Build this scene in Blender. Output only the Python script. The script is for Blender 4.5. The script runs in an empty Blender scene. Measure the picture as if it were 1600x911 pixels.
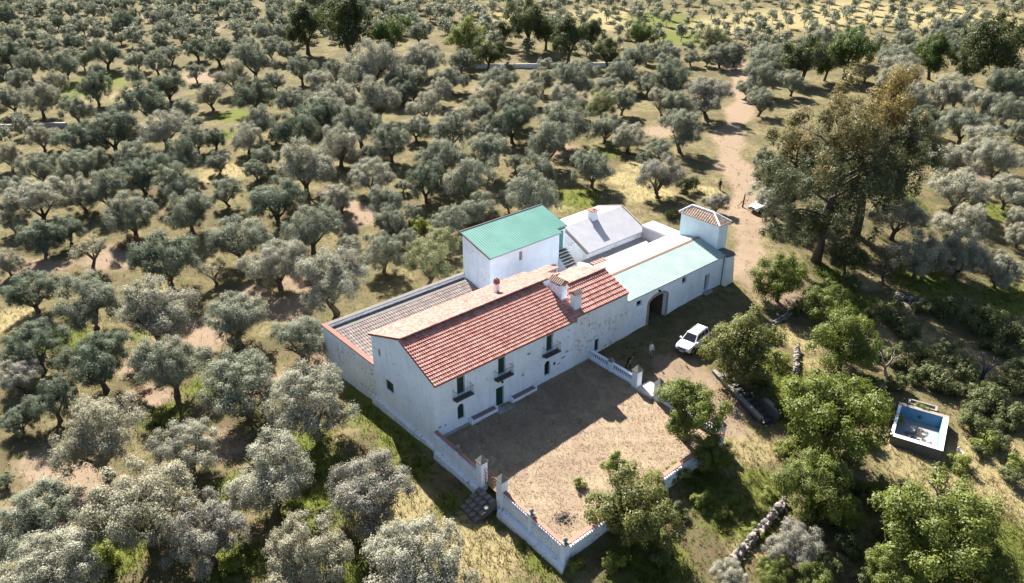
import bpy, bmesh, math, random
import numpy as np
from mathutils import Vector, Matrix

# ------------------------------------------------------------------ camera, world, sun, exposure
S = bpy.context.scene
COL = S.collection
RAD = math.radians
CAM_Z = 45.0
cam_d = bpy.data.cameras.new('camera')
cam = bpy.data.objects.new('camera', cam_d)
COL.objects.link(cam)
cam.location = (0, 0, CAM_Z)
cam.rotation_euler = (RAD(90 - 28), 0, 0)
cam_d.sensor_width = 36.0
cam_d.lens = 1230.0 / 1600.0 * 36.0
cam_d.clip_start = 0.5
cam_d.clip_end = 4000
S.camera = cam
S.render.resolution_x, S.render.resolution_y = 1024, 583

SUN_VEC = Vector((0.454, -1.130, -1.0)).normalized()      # direction the light travels
SUN_EL = math.asin(-SUN_VEC.z)
SUN_AZ = math.atan2(-SUN_VEC.x, -SUN_VEC.y)
w = bpy.data.worlds.new('World')
S.world = w
w.use_nodes = True
nt = w.node_tree
bg = nt.nodes['Background']
sky = nt.nodes.new('ShaderNodeTexSky')
sky.sky_type = 'NISHITA'
sky.sun_disc = False
sky.sun_elevation = SUN_EL
sky.sun_rotation = SUN_AZ
nt.links.new(sky.outputs[0], bg.inputs[0])
bg.inputs[1].default_value = 0.05
sd = bpy.data.lights.new('sun', 'SUN')
sd.energy = 5.0
sd.angle = RAD(0.5)
sd.color = (1.0, 0.95, 0.88)
sun = bpy.data.objects.new('sun', sd)
COL.objects.link(sun)
sun.location = (-60, 120, 110)
sun.rotation_euler = SUN_VEC.to_track_quat('-Z', 'Y').to_euler()
S.view_settings.view_transform = 'Standard'
S.view_settings.look = 'None'
S.view_settings.gamma = 1.0
S.view_settings.use_curve_mapping = False
S.view_settings.exposure = 1.95

# ------------------------------------------------------------------ frames and terrain
P0 = (-6.828, 56.342)                 # near corner of the farmhouse; u runs along the facade, v to the back
AZ = RAD(48.95)
CA, SA = math.sin(AZ), math.cos(AZ)
HROT = RAD(90 - 48.95)


def uv2w(u, v):
    return P0[0] + CA * u - SA * v, P0[1] + SA * u + CA * v


def w2uv(x, y):
    dx = x - P0[0]
    dy = y - P0[1]
    return dx * CA + dy * SA, -dx * SA + dy * CA


UN = np.array([-400, -40, -6, -0.5, 0.3, 19.4, 20.2, 42, 80, 400.])
VN = np.array([-400, -60, -35, -19, -17, -8, 0, 10, 20, 40, 90, 400.])
TZ = np.array([
    [-9, -9, -9, -9, -9, -8, -8, -7, -6, -6],
    [-5, -5, -4.8, -4.6, -4.5, -4, -4, -3, -2, -2],
    [-3.5, -3.2, -3, -2.9, -2.9, -2.5, -2.5, -2, -1, -1],
    [-2.5, -2.4, -2.4, -2.4, -2, -1.4, -1.1, -.9, -.1, 0],
    [-2.4, -2.2, -2.2, -2.3, -1.7, -1.1, -.9, -.7, .1, .3],
    [-2.2, -2, -1.8, -1.8, -1.2, -.8, -.35, -.05, .8, 1],
    [-2.2, -2, -1.5, -1.5, -.8, -.4, .5, 1.2, 1.8, 2],
    [-2.4, -2.2, -1.8, -1.7, -1.5, -.4, .5, 1.2, 2, 2.5],
    [-2.6, -2.6, -2.5, -2.5, -2.3, -1, -.5, 1, 2, 3],
    [-3, -3, -2.8, -2.8, -2.8, -1.5, -1, .5, 2, 3],
    [-2, -2, -1.5, -1, -1, 0, 0, 1, 2, 3],
    [2, 2, 2, 2, 2, 3, 3, 3, 4, 4]])


def hgt(x, y):
    """smooth terrain height (numpy or scalar)"""
    x = np.asarray(x, float)
    y = np.asarray(y, float)
    u, v = w2uv(x, y)
    u = np.clip(u, -399.9, 399.9)
    v = np.clip(v, -399.9, 399.9)
    i = np.clip(np.searchsorted(UN, u) - 1, 0, len(UN) - 2)
    j = np.clip(np.searchsorted(VN, v) - 1, 0, len(VN) - 2)
    a = (u - UN[i]) / (UN[i + 1] - UN[i])
    b = (v - VN[j]) / (VN[j + 1] - VN[j])
    z = (TZ[j, i] * (1 - a) + TZ[j, i + 1] * a) * (1 - b) + (TZ[j + 1, i] * (1 - a) + TZ[j + 1, i + 1] * a) * b
    t = np.maximum(0, y - 170.)
    return z + 0.05 * t * t / (t + 60.)


# sunken stairway beside the yard: centre line and half width
ST_A, ST_B, ST_W = np.array((21.9, 67.8)), np.array((24.7, 60.6)), 1.1
TANK = (38.2, 59.15, math.atan2(60.21 - 62.32, 41.25 - 37.74))


def seg_coords(x, y, a, b):
    d = b - a
    L = math.hypot(*d)
    d = d / L
    s = (x - a[0]) * d[0] + (y - a[1]) * d[1]
    t = -(x - a[0]) * d[1] + (y - a[1]) * d[0]
    return s, t, L


def bumps(x, y):
    return (0.07 * np.sin(x * 1.3 + 0.7 * y) * np.cos(y * 1.1 - 0.4 * x) + 0.09 * np.sin(x * 0.37 - 1.1) * np.sin(y * 0.41 + 0.5)
            + 0.035 * np.sin(2.9 * x + 1.7 * y) * np.sin(2.3 * y - 1.9 * x))


def ground_z(x, y):
    x = np.asarray(x, float)
    y = np.asarray(y, float)
    z = hgt(x, y) + bumps(x, y)
    s, t, L = seg_coords(x, y, ST_A, ST_B)
    inside = np.clip((ST_W + 0.35 - np.abs(t)) / 0.5, 0, 1) * np.clip((s + 0.4) / 0.6, 0, 1) * np.clip((L + 0.6 - s) / 0.8, 0, 1)
    z = z - inside * (0.5 + 1.3 * np.clip(s / L, 0, 1))
    c, s_ = math.cos(TANK[2]), math.sin(TANK[2])
    a = (x - TANK[0]) * c + (y - TANK[1]) * s_
    b = -(x - TANK[0]) * s_ + (y - TANK[1]) * c
    inside = np.clip((2.0 - np.abs(a)) / .5, 0, 1) * np.clip((2.8 - np.abs(b)) / .5, 0, 1)
    return z - inside * 1.1


def court_z(u, v):
    a = u / 19.6
    b = -v / 16.6
    return (0 * (1 - a) + .25 * a) * (1 - b) + (-1.05 * (1 - a) + -.2 * a) * b


# ------------------------------------------------------------------ materials
def nodes_of(name):
    m = bpy.data.materials.new(name)
    m.use_nodes = True
    n = m.node_tree
    n.nodes.clear()
    out = n.nodes.new('ShaderNodeOutputMaterial')
    return m, n, out


class NB:
    """tiny node builder"""
    def __init__(self, name):
        self.m, self.t, self.out = nodes_of(name)
        self.geo = None

    def n(self, typ, **kw):
        nd = self.t.nodes.new(typ)
        for k, v in kw.items():
            setattr(nd, k, v)
        return nd

    def l(self, a, b):
        self.t.links.new(a, b)

    def pos(self):
        if not self.geo:
            self.geo = self.n('ShaderNodeNewGeometry')
        return self.geo.outputs['Position']

    def noise(self, scale, detail=4, rough=.55, vec=None, dist=0.0):
        nd = self.n('ShaderNodeTexNoise')
        nd.inputs['Scale'].default_value = scale
        nd.inputs['Detail'].default_value = detail
        nd.inputs['Roughness'].default_value = rough
        nd.inputs['Distortion'].default_value = dist
        self.l(vec if vec is not None else self.pos(), nd.inputs['Vector'])
        return nd.outputs['Fac']

    def ramp(self, fac, stops):
        nd = self.n('ShaderNodeValToRGB')
        el = nd.color_ramp.elements
        while len(el) < len(stops):
            el.new(0.5)
        for e, (p, c) in zip(el, stops):
            e.position = p
            e.color = (*c, 1) if len(c) == 3 else c
        self.l(fac, nd.inputs[0])
        return nd.outputs[0]

    def mix(self, fac, a, b, mode='MIX'):
        nd = self.n('ShaderNodeMix', data_type='RGBA', blend_type=mode)
        for s, i in ((fac, 0), (a, 6), (b, 7)):
            if hasattr(s, 'default_value') or isinstance(s, bpy.types.NodeSocket):
                self.l(s, nd.inputs[i])
            else:
                nd.inputs[i].default_value = s if i == 0 else (*s, 1)
        return nd.outputs[2]

    def math(self, op, a, b=0.0, clamp=False):
        nd = self.n('ShaderNodeMath', operation=op, use_clamp=clamp)
        for s, i in ((a, 0), (b, 1)):
            if isinstance(s, bpy.types.NodeSocket):
                self.l(s, nd.inputs[i])
            else:
                nd.inputs[i].default_value = s
        return nd.outputs[0]

    def attr(self, name, out='Fac'):
        nd = self.n('ShaderNodeAttribute', attribute_name=name)
        return nd.outputs[out]

    def scaled(self, sx, sy, sz):
        nd = self.n('ShaderNodeVectorMath', operation='MULTIPLY')
        self.l(self.pos(), nd.inputs[0])
        nd.inputs[1].default_value = (sx, sy, sz)
        return nd.outputs[0]

    def principled(self, col, rough=.8, bump=None, bstr=.3, bdist=.05, metal=0.0, spec=.3):
        p = self.n('ShaderNodeBsdfPrincipled')
        if isinstance(col, bpy.types.NodeSocket):
            self.l(col, p.inputs['Base Color'])
        else:
            p.inputs['Base Color'].default_value = (*col, 1)
        if isinstance(rough, bpy.types.NodeSocket):
            self.l(rough, p.inputs['Roughness'])
        else:
            p.inputs['Roughness'].default_value = rough
        p.inputs['Metallic'].default_value = metal
        p.inputs['Specular IOR Level'].default_value = spec
        if bump is not None:
            b = self.n('ShaderNodeBump')
            b.inputs['Strength'].default_value = bstr
            b.inputs['Distance'].default_value = bdist
            self.l(bump, b.inputs['Height'])
            self.l(b.outputs[0], p.inputs['Normal'])
        self.l(p.outputs[0], self.out.inputs[0])
        return self.m


M = {}


def whitewash(name, base, amount, patch=(.30, .27, .24)):
    b = NB(name)
    n1 = b.noise(.9, 5, .6)
    n2 = b.noise(3.1, 6, .7, dist=.6)
    st = b.noise(1.0, 4, .6, vec=b.scaled(2.4, 2.4, .22))
    c = b.mix(b.ramp(n1, [(.35, (0, 0, 0)), (.75, (1, 1, 1))]), base, tuple(x * .86 for x in base))
    c = b.mix(b.math('MULTIPLY', b.ramp(st, [(.52, (0, 0, 0)), (.72, (1, 1, 1))]), .35 * min(1, amount * 2)), c, (.52, .49, .46))
    pk = b.math('MULTIPLY', b.ramp(n2, [(.66 - .12 * amount, (0, 0, 0)), (.70 - .10 * amount, (1, 1, 1))]),
                b.ramp(b.noise(.35, 3, .5), [(.42, (0, 0, 0)), (.58, (1, 1, 1))]))
    c = b.mix(b.math('MULTIPLY', pk, min(1, .9 * amount + .2)), c, patch)
    M[name] = b.principled(c, .9, b.math('ADD', n2, b.noise(14, 3)), .35, .02, spec=.1)


whitewash('wall_white', (.72, .79, .88), .6)  # wall base colours carry the blue cast of open shade
whitewash('wall_worn', (.70, .735, .785), 1.0)
whitewash('wall_clean', (.72, .79, .87), .2)
whitewash('roof_white', (.40, .39, .41), .25)
whitewash('flat_grey', (.30, .28, .28), .4)
whitewash('concrete', (.33, .315, .30), .5, (.2, .19, .18))


def plain(name, col, rough=.7, var=.25, scale=5.0, metal=0.0, bstr=.2, spec=.3):
    b = NB(name)
    n = b.noise(scale, 5, .6)
    c = b.mix(n, tuple(x * (1 - var) for x in col), tuple(min(1, x * (1 + var)) for x in col))
    M[name] = b.principled(c, rough, n, bstr, .02, metal, spec)


def tiles(name, c0, c1, dirt):
    b = NB(name)
    t = b.attr('tint')
    c = b.mix(t, c0, c1)
    n = b.noise(1.3, 5, .6)
    c = b.mix(b.math('MULTIPLY', b.ramp(n, [(.45, (0, 0, 0)), (.7, (1, 1, 1))]), .45), c, dirt)
    M[name] = b.principled(c, .85, b.noise(12, 4), .25, .02, spec=.15)


tiles('tile_red', (.33, .135, .108), (.49, .265, .22), (.40, .255, .21))
tiles('tile_grey', (.17, .135, .122), (.26, .212, .195), (.14, .13, .12))
tiles('tile_tower', (.36, .25, .19), (.50, .38, .30), (.30, .26, .22))


def metal_roof(name, col, faded):
    b = NB(name)
    n = b.noise(.5, 4, .6)
    st = b.noise(1.0, 4, .6, vec=b.scaled(.9, .9, .3))
    c = b.mix(b.ramp(n, [(.35, (0, 0, 0)), (.7, (1, 1, 1))]), col, faded)
    c = b.mix(b.math('MULTIPLY', b.ramp(st, [(.55, (0, 0, 0)), (.75, (1, 1, 1))]), .25), c, tuple(x * .7 for x in col))
    M[name] = b.principled(c, .55, n, .1, .02, spec=.3)


metal_roof('roof_teal', (.07, .20, .165), (.095, .24, .20))
metal_roof('roof_pale_green', (.25, .33, .30), (.32, .385, .355))
plain('wood_green', (.018, .045, .035), .5)
plain('wood_teal', (.06, .20, .17), .6)
plain('glass_dark', (.012, .014, .018), .08, .1, spec=.6)
plain('iron_dark', (.03, .028, .03), .55)
plain('iron_rust', (.20, .095, .055), .8, .4, 9)
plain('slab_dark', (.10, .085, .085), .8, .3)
plain('brick_red', (.20, .085, .062), .85, .35, 7)
plain('terracotta', (.30, .155, .11), .85, .3, 6)
plain('seat_tile', (.20, .14, .14), .7, .3, 8)
plain('stone', (.21, .19, .165), .9, .35, 3, bstr=.6)
plain('stone_dark', (.13, .118, .108), .9, .4, 3, bstr=.6)
plain('stone_warm', (.28, .225, .19), .9, .3, 3, bstr=.6)
plain('plaster_bare', (.30, .30, .32), .95, .3, 5)
plain('ash', (.085, .068, .055), .95, .5, 6)
plain('char_shade_black', (.035, .03, .028), .95, .4, 8)
plain('tank_blue', (.10, .25, .38), .7, .3, 2.5)
plain('tank_floor', (.22, .225, .235), .9, .35, 2.0)
plain('debris_pale', (.36, .345, .31), .9, .3, 4)
plain('muck', (.05, .045, .04), .35, .5, 3)
plain('bark', (.085, .065, .05), .9, .4, 4, bstr=.8)
plain('bark_pale', (.30, .25, .20), .9, .35, 3, bstr=.6)
plain('bark_dead', (.075, .065, .085), .9, .3, 4, bstr=.6)
plain('car_paint', (.72, .72, .73), .28, .03, 2, bstr=.02, spec=.5)
plain('plastic_black', (.025, .025, .027), .6)
plain('rubber', (.02, .02, .02), .8)
plain('rim_metal', (.45, .45, .46), .35, .1, 5, .8)
plain('lamp_glass', (.7, .72, .75), .1, .05, 4, spec=.6)
plain('white_paint', (.58, .58, .57), .6, .15)
plain('skin', (.45, .27, .19), .6, .08)
plain('cloth_pale', (.55, .60, .62), .85, .1)
plain('cloth_grey', (.20, .21, .24), .85, .15)
plain('cloth_black', (.018, .018, .02), .85, .1)
plain('hair_dark', (.02, .015, .012), .6, .2)
plain('straw_pale', (.45, .40, .28), .9, .3)


def leaf(name, dark, light, var, trans=.3, warm=None, warm_amt=0.0):
    b = NB(name)
    t = b.attr('tint')
    oi = b.n('ShaderNodeObjectInfo')
    c = b.mix(t, dark, light)
    c = b.mix(b.math('MULTIPLY', oi.outputs['Random'], var), c, tuple(x * .62 for x in light))
    if warm:
        tip = b.attr('tip')
        c = b.mix(b.math('MULTIPLY', tip, warm_amt), c, warm)
    d = b.n('ShaderNodeBsdfDiffuse')
    tr = b.n('ShaderNodeBsdfTranslucent')
    g = b.n('ShaderNodeBsdfGlossy')
    g.inputs['Roughness'].default_value = .55
    g.inputs['Color'].default_value = (.6, .62, .6, 1)
    b.l(c, d.inputs[0])
    b.l(b.mix(.5, c, tuple(min(1, x * 1.4) for x in light), 'MIX'), tr.inputs[0])
    m1 = b.n('ShaderNodeMixShader')
    m1.inputs[0].default_value = trans
    b.l(d.outputs[0], m1.inputs[1])
    b.l(tr.outputs[0], m1.inputs[2])
    m2 = b.n('ShaderNodeMixShader')
    m2.inputs[0].default_value = .035
    b.l(m1.outputs[0], m2.inputs[1])
    b.l(g.outputs[0], m2.inputs[2])
    b.l(m2.outputs[0], b.out.inputs[0])
    M[name] = b.m


leaf('leaf_o', (.115, .128, .078), (.285, .295, .205), .5, .24)
leaf('leaf_l', (.175, .172, .115), (.40, .385, .285), .4, .24)
leaf('leaf_d', (.066, .090, .052), (.180, .205, .130), .5, .24)
leaf('leaf_w', (.17, .155, .095), (.38, .355, .245), .4, .24)
leaf('leaf_k', (.135, .130, .10), (.30, .282, .22), .3, .24)
leaf('leaf_v', (.125, .135, .05), (.30, .305, .15), .4, .28)
leaf('leaf_g', (.052, .074, .010), (.190, .220, .034), .45, .34)
leaf('leaf_G', (.058, .068, .014), (.20, .20, .05), .3, .34)
leaf('leaf_h', (.028, .040, .013), (.105, .120, .038), .4, .3)
leaf('leaf_H', (.030, .054, .012), (.115, .155, .034), .4, .35)
leaf('leaf_y', (.11, .13, .03), (.28, .29, .08), .2, .4)
leaf('leaf_S', (.042, .058, .016), (.145, .160, .05), .5, .3)
leaf('leaf_s', (.085, .110, .014), (.26, .285, .05), .5, .38)
leaf('leaf_B', (.17, .10, .055), (.34, .21, .12), .3, .3)
leaf('leaf_e', (.036, .046, .020), (.135, .145, .070), .2, .28, (.42, .26, .06), .9)
# ------------------------------------------------------------------ mesh helpers
class MB:
    def __init__(self):
        self.v = []
        self.f = []
        self.tint = []

    def add(self, vs, fs):
        o = len(self.v)
        self.v += [tuple(p) for p in vs]
        self.f += [tuple(i + o for i in q) for q in fs]

    def box(self, x0, x1, y0, y1, z0, z1):
        self.add([(x0, y0, z0), (x1, y0, z0), (x1, y1, z0), (x0, y1, z0), (x0, y0, z1), (x1, y0, z1), (x1, y1, z1), (x0, y1, z1)],
                 [(0, 3, 2, 1), (4, 5, 6, 7), (0, 1, 5, 4), (1, 2, 6, 5), (2, 3, 7, 6), (3, 0, 4, 7)])

    def hexa(self, b, t):
        """four bottom and four top corners"""
        self.add(list(b) + list(t), [(0, 3, 2, 1), (4, 5, 6, 7), (0, 1, 5, 4), (1, 2, 6, 5), (2, 3, 7, 6), (3, 0, 4, 7)])

    def poly(self, pts):
        self.add(pts, [tuple(range(len(pts)))])

    def prism(self, pts, d):
        """polygon pushed along vector d"""
        n = len(pts)
        q = [(p[0] + d[0], p[1] + d[1], p[2] + d[2]) for p in pts]
        self.add(list(pts) + q, [tuple(range(n))[::-1], tuple(range(n, 2 * n))] + [(i, (i + 1) % n, n + (i + 1) % n, n + i) for i in range(n)])

    def tube(self, pts, radii, seg=6, cap=True):
        pts = [Vector(p) for p in pts]
        rings = []
        for i, p in enumerate(pts):
            a = pts[max(0, i - 1)]
            c = pts[min(len(pts) - 1, i + 1)]
            d = (c - a).normalized() if (c - a).length > 1e-9 else Vector((0, 0, 1))
            s = Vector((0, 0, 1)) if abs(d.z) < .9 else Vector((1, 0, 0))
            x = d.cross(s).normalized()
            y = d.cross(x)
            r = radii[i] if hasattr(radii, '__len__') else radii
            rings.append([p + (x * math.cos(2 * math.pi * k / seg) + y * math.sin(2 * math.pi * k / seg)) * r for k in range(seg)])
        o = len(self.v)
        for r in rings:
            self.v += [tuple(q) for q in r]
        for i in range(len(rings) - 1):
            for k in range(seg):
                self.f.append((o + i * seg + k, o + i * seg + (k + 1) % seg, o + (i + 1) * seg + (k + 1) % seg, o + (i + 1) * seg + k))
        if cap:
            self.f.append(tuple(o + k for k in range(seg))[::-1])
            self.f.append(tuple(o + (len(rings) - 1) * seg + k for k in range(seg)))

    def lathe(self, prof, c=(0, 0, 0), seg=10):
        o = len(self.v)
        for r, z in prof:
            for k in range(seg):
                a = 2 * math.pi * k / seg
                self.v.append((c[0] + r * math.cos(a), c[1] + r * math.sin(a), c[2] + z))
        for i in range(len(prof) - 1):
            for k in range(seg):
                self.f.append((o + i * seg + k, o + i * seg + (k + 1) % seg, o + (i + 1) * seg + (k + 1) % seg, o + (i + 1) * seg + k))
        self.f.append(tuple(o + k for k in range(seg))[::-1])
        self.f.append(tuple(o + (len(prof) - 1) * seg + k for k in range(seg)))

    def mesh(self, name, off=(0, 0, 0)):
        me = bpy.data.meshes.new(name)
        me.from_pydata([(a - off[0], b - off[1], c - off[2]) for a, b, c in self.v], [], self.f)
        if self.tint:
            at = me.attributes.new('tint', 'FLOAT', 'FACE')
            at.data.foreach_set('value', np.array(self.tint, np.float32))
        me.update()
        return me


def tag(o, label=None, cat=None, group=None, kind=None):
    if label:
        o['label'] = label
    if cat:
        o['category'] = cat
    if group:
        o['group'] = group
    if kind:
        o['kind'] = kind
    return o


class Thing:
    """an Empty at the thing's base in the house frame (u, v, z); its parts are built in house coordinates"""
    def __init__(self, name, u, v, z, label, cat, group=None, world=False, rot=None):
        e = bpy.data.objects.new(name, None)
        e.empty_display_size = .3
        COL.objects.link(e)
        if world:
            e.location = (u, v, z)
            e.rotation_euler = (0, 0, rot or 0)
            self.off = (0, 0, 0)
        else:
            x, y = uv2w(u, v)
            e.location = (x, y, z)
            e.rotation_euler = (0, 0, HROT if rot is None else rot)
            self.off = (u, v, z) if rot is None else (0, 0, 0)
        tag(e, label, cat, group)
        self.e = e

    def part(self, name, mb, mat, parent=None, kind=None, label=None, smooth=False):
        me = mb.mesh(name, self.off)
        me.materials.append(M[mat])
        if smooth:
            me.polygons.foreach_set('use_smooth', [True] * len(me.polygons))
        o = bpy.data.objects.new(name, me)
        COL.objects.link(o)
        o.parent = parent or self.e
        tag(o, label, None, None, kind)
        return o


def wall_holes(mb, P, s0, s1, z0, z1, holes, depth=.28):
    """wall face in (s, z) with real openings; P(s, z, d) -> xyz, d = depth into the wall"""
    ss = sorted({s0, s1, *[h[0] for h in holes], *[h[1] for h in holes]})
    zs = sorted({z0, z1, *[h[2] for h in holes], *[h[3] for h in holes]})
    for a, b in zip(ss, ss[1:]):
        for c, d in zip(zs, zs[1:]):
            m, k = (a + b) / 2, (c + d) / 2
            if any(h[0] < m < h[1] and h[2] < k < h[3] for h in holes):
                continue
            mb.poly([P(a, c, 0), P(b, c, 0), P(b, d, 0), P(a, d, 0)])
    for h in holes:
        a, b, c, d = h[:4]
        arch = len(h) > 4 and h[4]
        r = (b - a) / 2
        rise = r * (h[4] if arch else 0)
        sp = d - rise
        ring = [(a, c), (b, c), (b, sp)]
        if arch:
            n = 8
            arc = [(a + r + r * math.cos(math.pi * i / n), sp + rise * math.sin(math.pi * i / n)) for i in range(n + 1)]
            ring += arc[1:]
            mb.poly([P(b, d, 0)] + [P(*q, 0) for q in arc[:n // 2 + 1][::-1]])
            mb.poly([P(a, d, 0)] + [P(*q, 0) for q in arc[n // 2:][::-1]])
        else:
            ring += [(a, d)]
        for i in range(len(ring)):
            p, q = ring[i], ring[(i + 1) % len(ring)]
            mb.poly([P(*p, 0), P(*q, 0), P(*q, depth), P(*p, depth)])


def tile_sheet(mb, O, U, W, width, length, tw, cl, step=.055, amp=.06, prof='barrel', seed=0):
    """tiled slope: O eave corner, U unit along the eave, W unit up the slope"""
    rg = np.random.RandomState(seed)
    O, U, W = np.array(O, float), np.array(U, float), np.array(W, float)
    N = np.cross(U, W)
    if N[2] < 0:
        N = -N
    n = max(1, round(width / tw))
    tw = width / n
    m = max(1, round(length / cl))
    cl = length / m
    if prof == 'barrel':
        xs = [0, .12, .3, .5, .68, .82]
        hs = [0, .72, 1, .72, 0, -.12]
    else:
        xs = [0, .62, .7, .92]
        hs = [0, 0, 1, 1]
    k = len(xs)
    X = np.array([j * tw + x * tw for j in range(n) for x in xs] + [width])
    Hh = np.array([amp * h for j in range(n) for h in hs] + [0])
    for i in range(m):
        d = i * cl
        jit = np.repeat(rg.uniform(-.012, .012, n), k)
        jit = np.append(jit, jit[-1])
        o = len(mb.v)
        for dd, hh in ((d, -.05), (d, step), (d + cl, 0)):
            row = O + np.outer(X, U) + np.outer(np.full(len(X), dd) + (jit if dd == d else 0), W) + np.outer(Hh + hh, N) if hh > -.01 else \
                O + np.outer(X, U) + np.outer(np.full(len(X), dd) + jit, W) + np.outer(np.full(len(X), hh), N)
            mb.v += [tuple(p) for p in row]
        L = len(X)
        tints = rg.uniform(0, 1, n)
        for r in range(2):
            for j in range(L - 1):
                mb.f.append((o + r * L + j, o + r * L + j + 1, o + (r + 1) * L + j + 1, o + (r + 1) * L + j))
                mb.tint.append(float(tints[j // k]))


def slope(T, name, u0, u1, ve, ze, vr, zr, tw, cl, mat, parent=None, step=.055, amp=.06, prof='barrel', seed=0):
    """roof slope from eave (ve, ze) to ridge (vr, zr) plus a boarded underside"""
    L = math.hypot(vr - ve, zr - ze)
    W = (0, (vr - ve) / L, (zr - ze) / L)
    mb = MB()
    tile_sheet(mb, (u0, ve, ze), (1, 0, 0), W, u1 - u0, L, tw, cl, step, amp, prof, seed)
    o = T.part(name, mb, mat, parent, kind='stuff')
    return o


def slab(T, name, u0, u1, prof, mat, th=.14, parent=None):
    """roof deck below the tiles following (v, z) profile"""
    mb = MB()
    top = [(v, z - .05) for v, z in prof]
    bot = [(v, z - .05 - th) for v, z in prof][::-1]
    mb.prism([(u0, v, z) for v, z in top + bot], (u1 - u0, 0, 0))
    return T.part(name, mb, mat, parent)


def ridge_caps(T, u0, u1, v, z, r, mat, parent=None, step=.42, seed=1):
    rg = random.Random(seed)
    mb = MB()
    n = round((u1 - u0) / step)
    s = (u1 - u0) / n
    for i in range(n):
        a = u0 + i * s
        o = len(mb.v)
        for uu, rr in ((a, r), (a + s * 1.02, r * .86)):
            for k in range(7):
                t = math.pi * k / 6
                mb.v.append((uu, v + rr * math.cos(t), z - .06 + rr * .8 * math.sin(t)))
        tt = rg.random()
        for k in range(6):
            mb.f.append((o + k, o + k + 1, o + 8 + k, o + 7 + k))
            mb.tint.append(tt)
        mb.f.append(tuple(o + k for k in range(7)))
        mb.tint.append(tt)
    return T.part('ridge_tiles', mb, mat, parent, kind='stuff')


def tower_ribs(mb, poly, eave, up, tw, seed=3):
    """barrel tiles on a flat roof face: poly = corner points, eave = index pair, ribs run along 'up'"""
    rg = random.Random(seed)
    P = [Vector(p) for p in poly]
    a, b = P[eave[0]], P[eave[1]]
    U = (b - a).normalized()
    up = Vector(up)
    N = U.cross(up).normalized()
    W = N.cross(U).normalized()
    if W.z < 0:
        W = -W
    if N.z < 0:
        N = -N
    q = [((p - a).dot(U), (p - a).dot(W)) for p in P]
    mb.poly([p - N * .02 for p in P])
    mb.tint.append(.2)
    L = (b - a).length
    n = max(2, round(L / tw))
    s = L / n
    for i in range(n):
        x = (i + .5) * s
        hit = []
        for j in range(len(q)):
            (x0, y0), (x1, y1) = q[j], q[(j + 1) % len(q)]
            if (x0 - x) * (x1 - x) < 0:
                hit.append(y0 + (y1 - y0) * (x - x0) / (x1 - x0))
        if len(hit) < 2:
            continue
        top = max(hit) - .02
        m = max(1, round(top / .42))
        for c in range(m):
            y0, y1 = -.06 + (top + .06) * c / m, -.06 + (top + .06) * (c + 1) / m
            o = len(mb.v)
            for y, rr, hh in ((y0, s * .34, .035), (y1 + .02, s * .30, 0)):
                for k in range(6):
                    t = math.pi * k / 5
                    mb.v.append(tuple(a + U * (x + rr * math.cos(t)) + W * y + N * (hh + rr * .95 * math.sin(t))))
            tt = rg.random()
            for k in range(5):
                mb.f.append((o + k, o + k + 1, o + 7 + k, o + 6 + k))
                mb.tint.append(tt)
            mb.f.append(tuple(o + k for k in range(6)))
            mb.tint.append(tt)


def V_front(v):
    return lambda s, z, d: (s, v + d, z)


def opening(T, name, kind, P, a, b, c, d, arch=0.0, depth=.2, mat='wood_green', frame='wood_green', parent=None, bars=(2, 3)):
    """what fills an opening: a frame, leaf or panes"""
    w_ = (b - a)
    r = w_ / 2
    rise = r * arch
    sp = d - rise
    mb = MB()
    pts = [(a, c), (b, c), (b, sp)]
    if arch:
        pts += [(a + r + r * math.cos(math.pi * i / 8), sp + rise * math.sin(math.pi * i / 8)) for i in range(1, 9)]
    else:
        pts += [(b, d), (a, d)][0:2] if True else []
        pts = [(a, c), (b, c), (b, d), (a, d)]
    n = Vector(P(0, 0, 1)) - Vector(P(0, 0, 0))
    mb.prism([P(s, z, depth) for s, z in pts], tuple(n * .05))
    o = T.part(name, mb, mat, parent)

    def strip(nm, s0, s1, z0, z1, m_, dd=.05):
        q = MB()
        q.prism([P(s0, z0, depth - dd), P(s1, z0, depth - dd), P(s1, z1, depth - dd), P(s0, z1, depth - dd)], tuple(n * (dd - .003)))
        return T.part(nm, q, m_, o)
    if kind == 'door':
        k = 2 if w_ > .8 else 1
        for i in range(k):
            x0 = a + w_ * i / k + .04
            x1 = a + w_ * (i + 1) / k - .04
            h_ = sp - c
            strip('panel', x0 + .05, x1 - .05, c + .12, c + h_ * .42, mat, .025)
            strip('panel', x0 + .05, x1 - .05, c + h_ * .5, c + h_ * .93, mat, .025)
    else:
        f = .05
        strip('frame', a, a + f, c, sp, frame)
        strip('frame', b - f, b, c, sp, frame)
        strip('frame', a + f, b - f, c, c + f, frame)
        if not arch:
            strip('frame', a + f, b - f, d - f, d, frame)
        for i in range(1, bars[0]):
            x = a + w_ * i / bars[0]
            strip('bar', x - .02, x + .02, c + f, sp - (0 if arch else f), frame, .03)
        for i in range(1, bars[1]):
            z = c + (sp - c) * i / bars[1]
            strip('bar', a + f, b - f, z - .02, z + .02, frame, .04)
    return o
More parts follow.
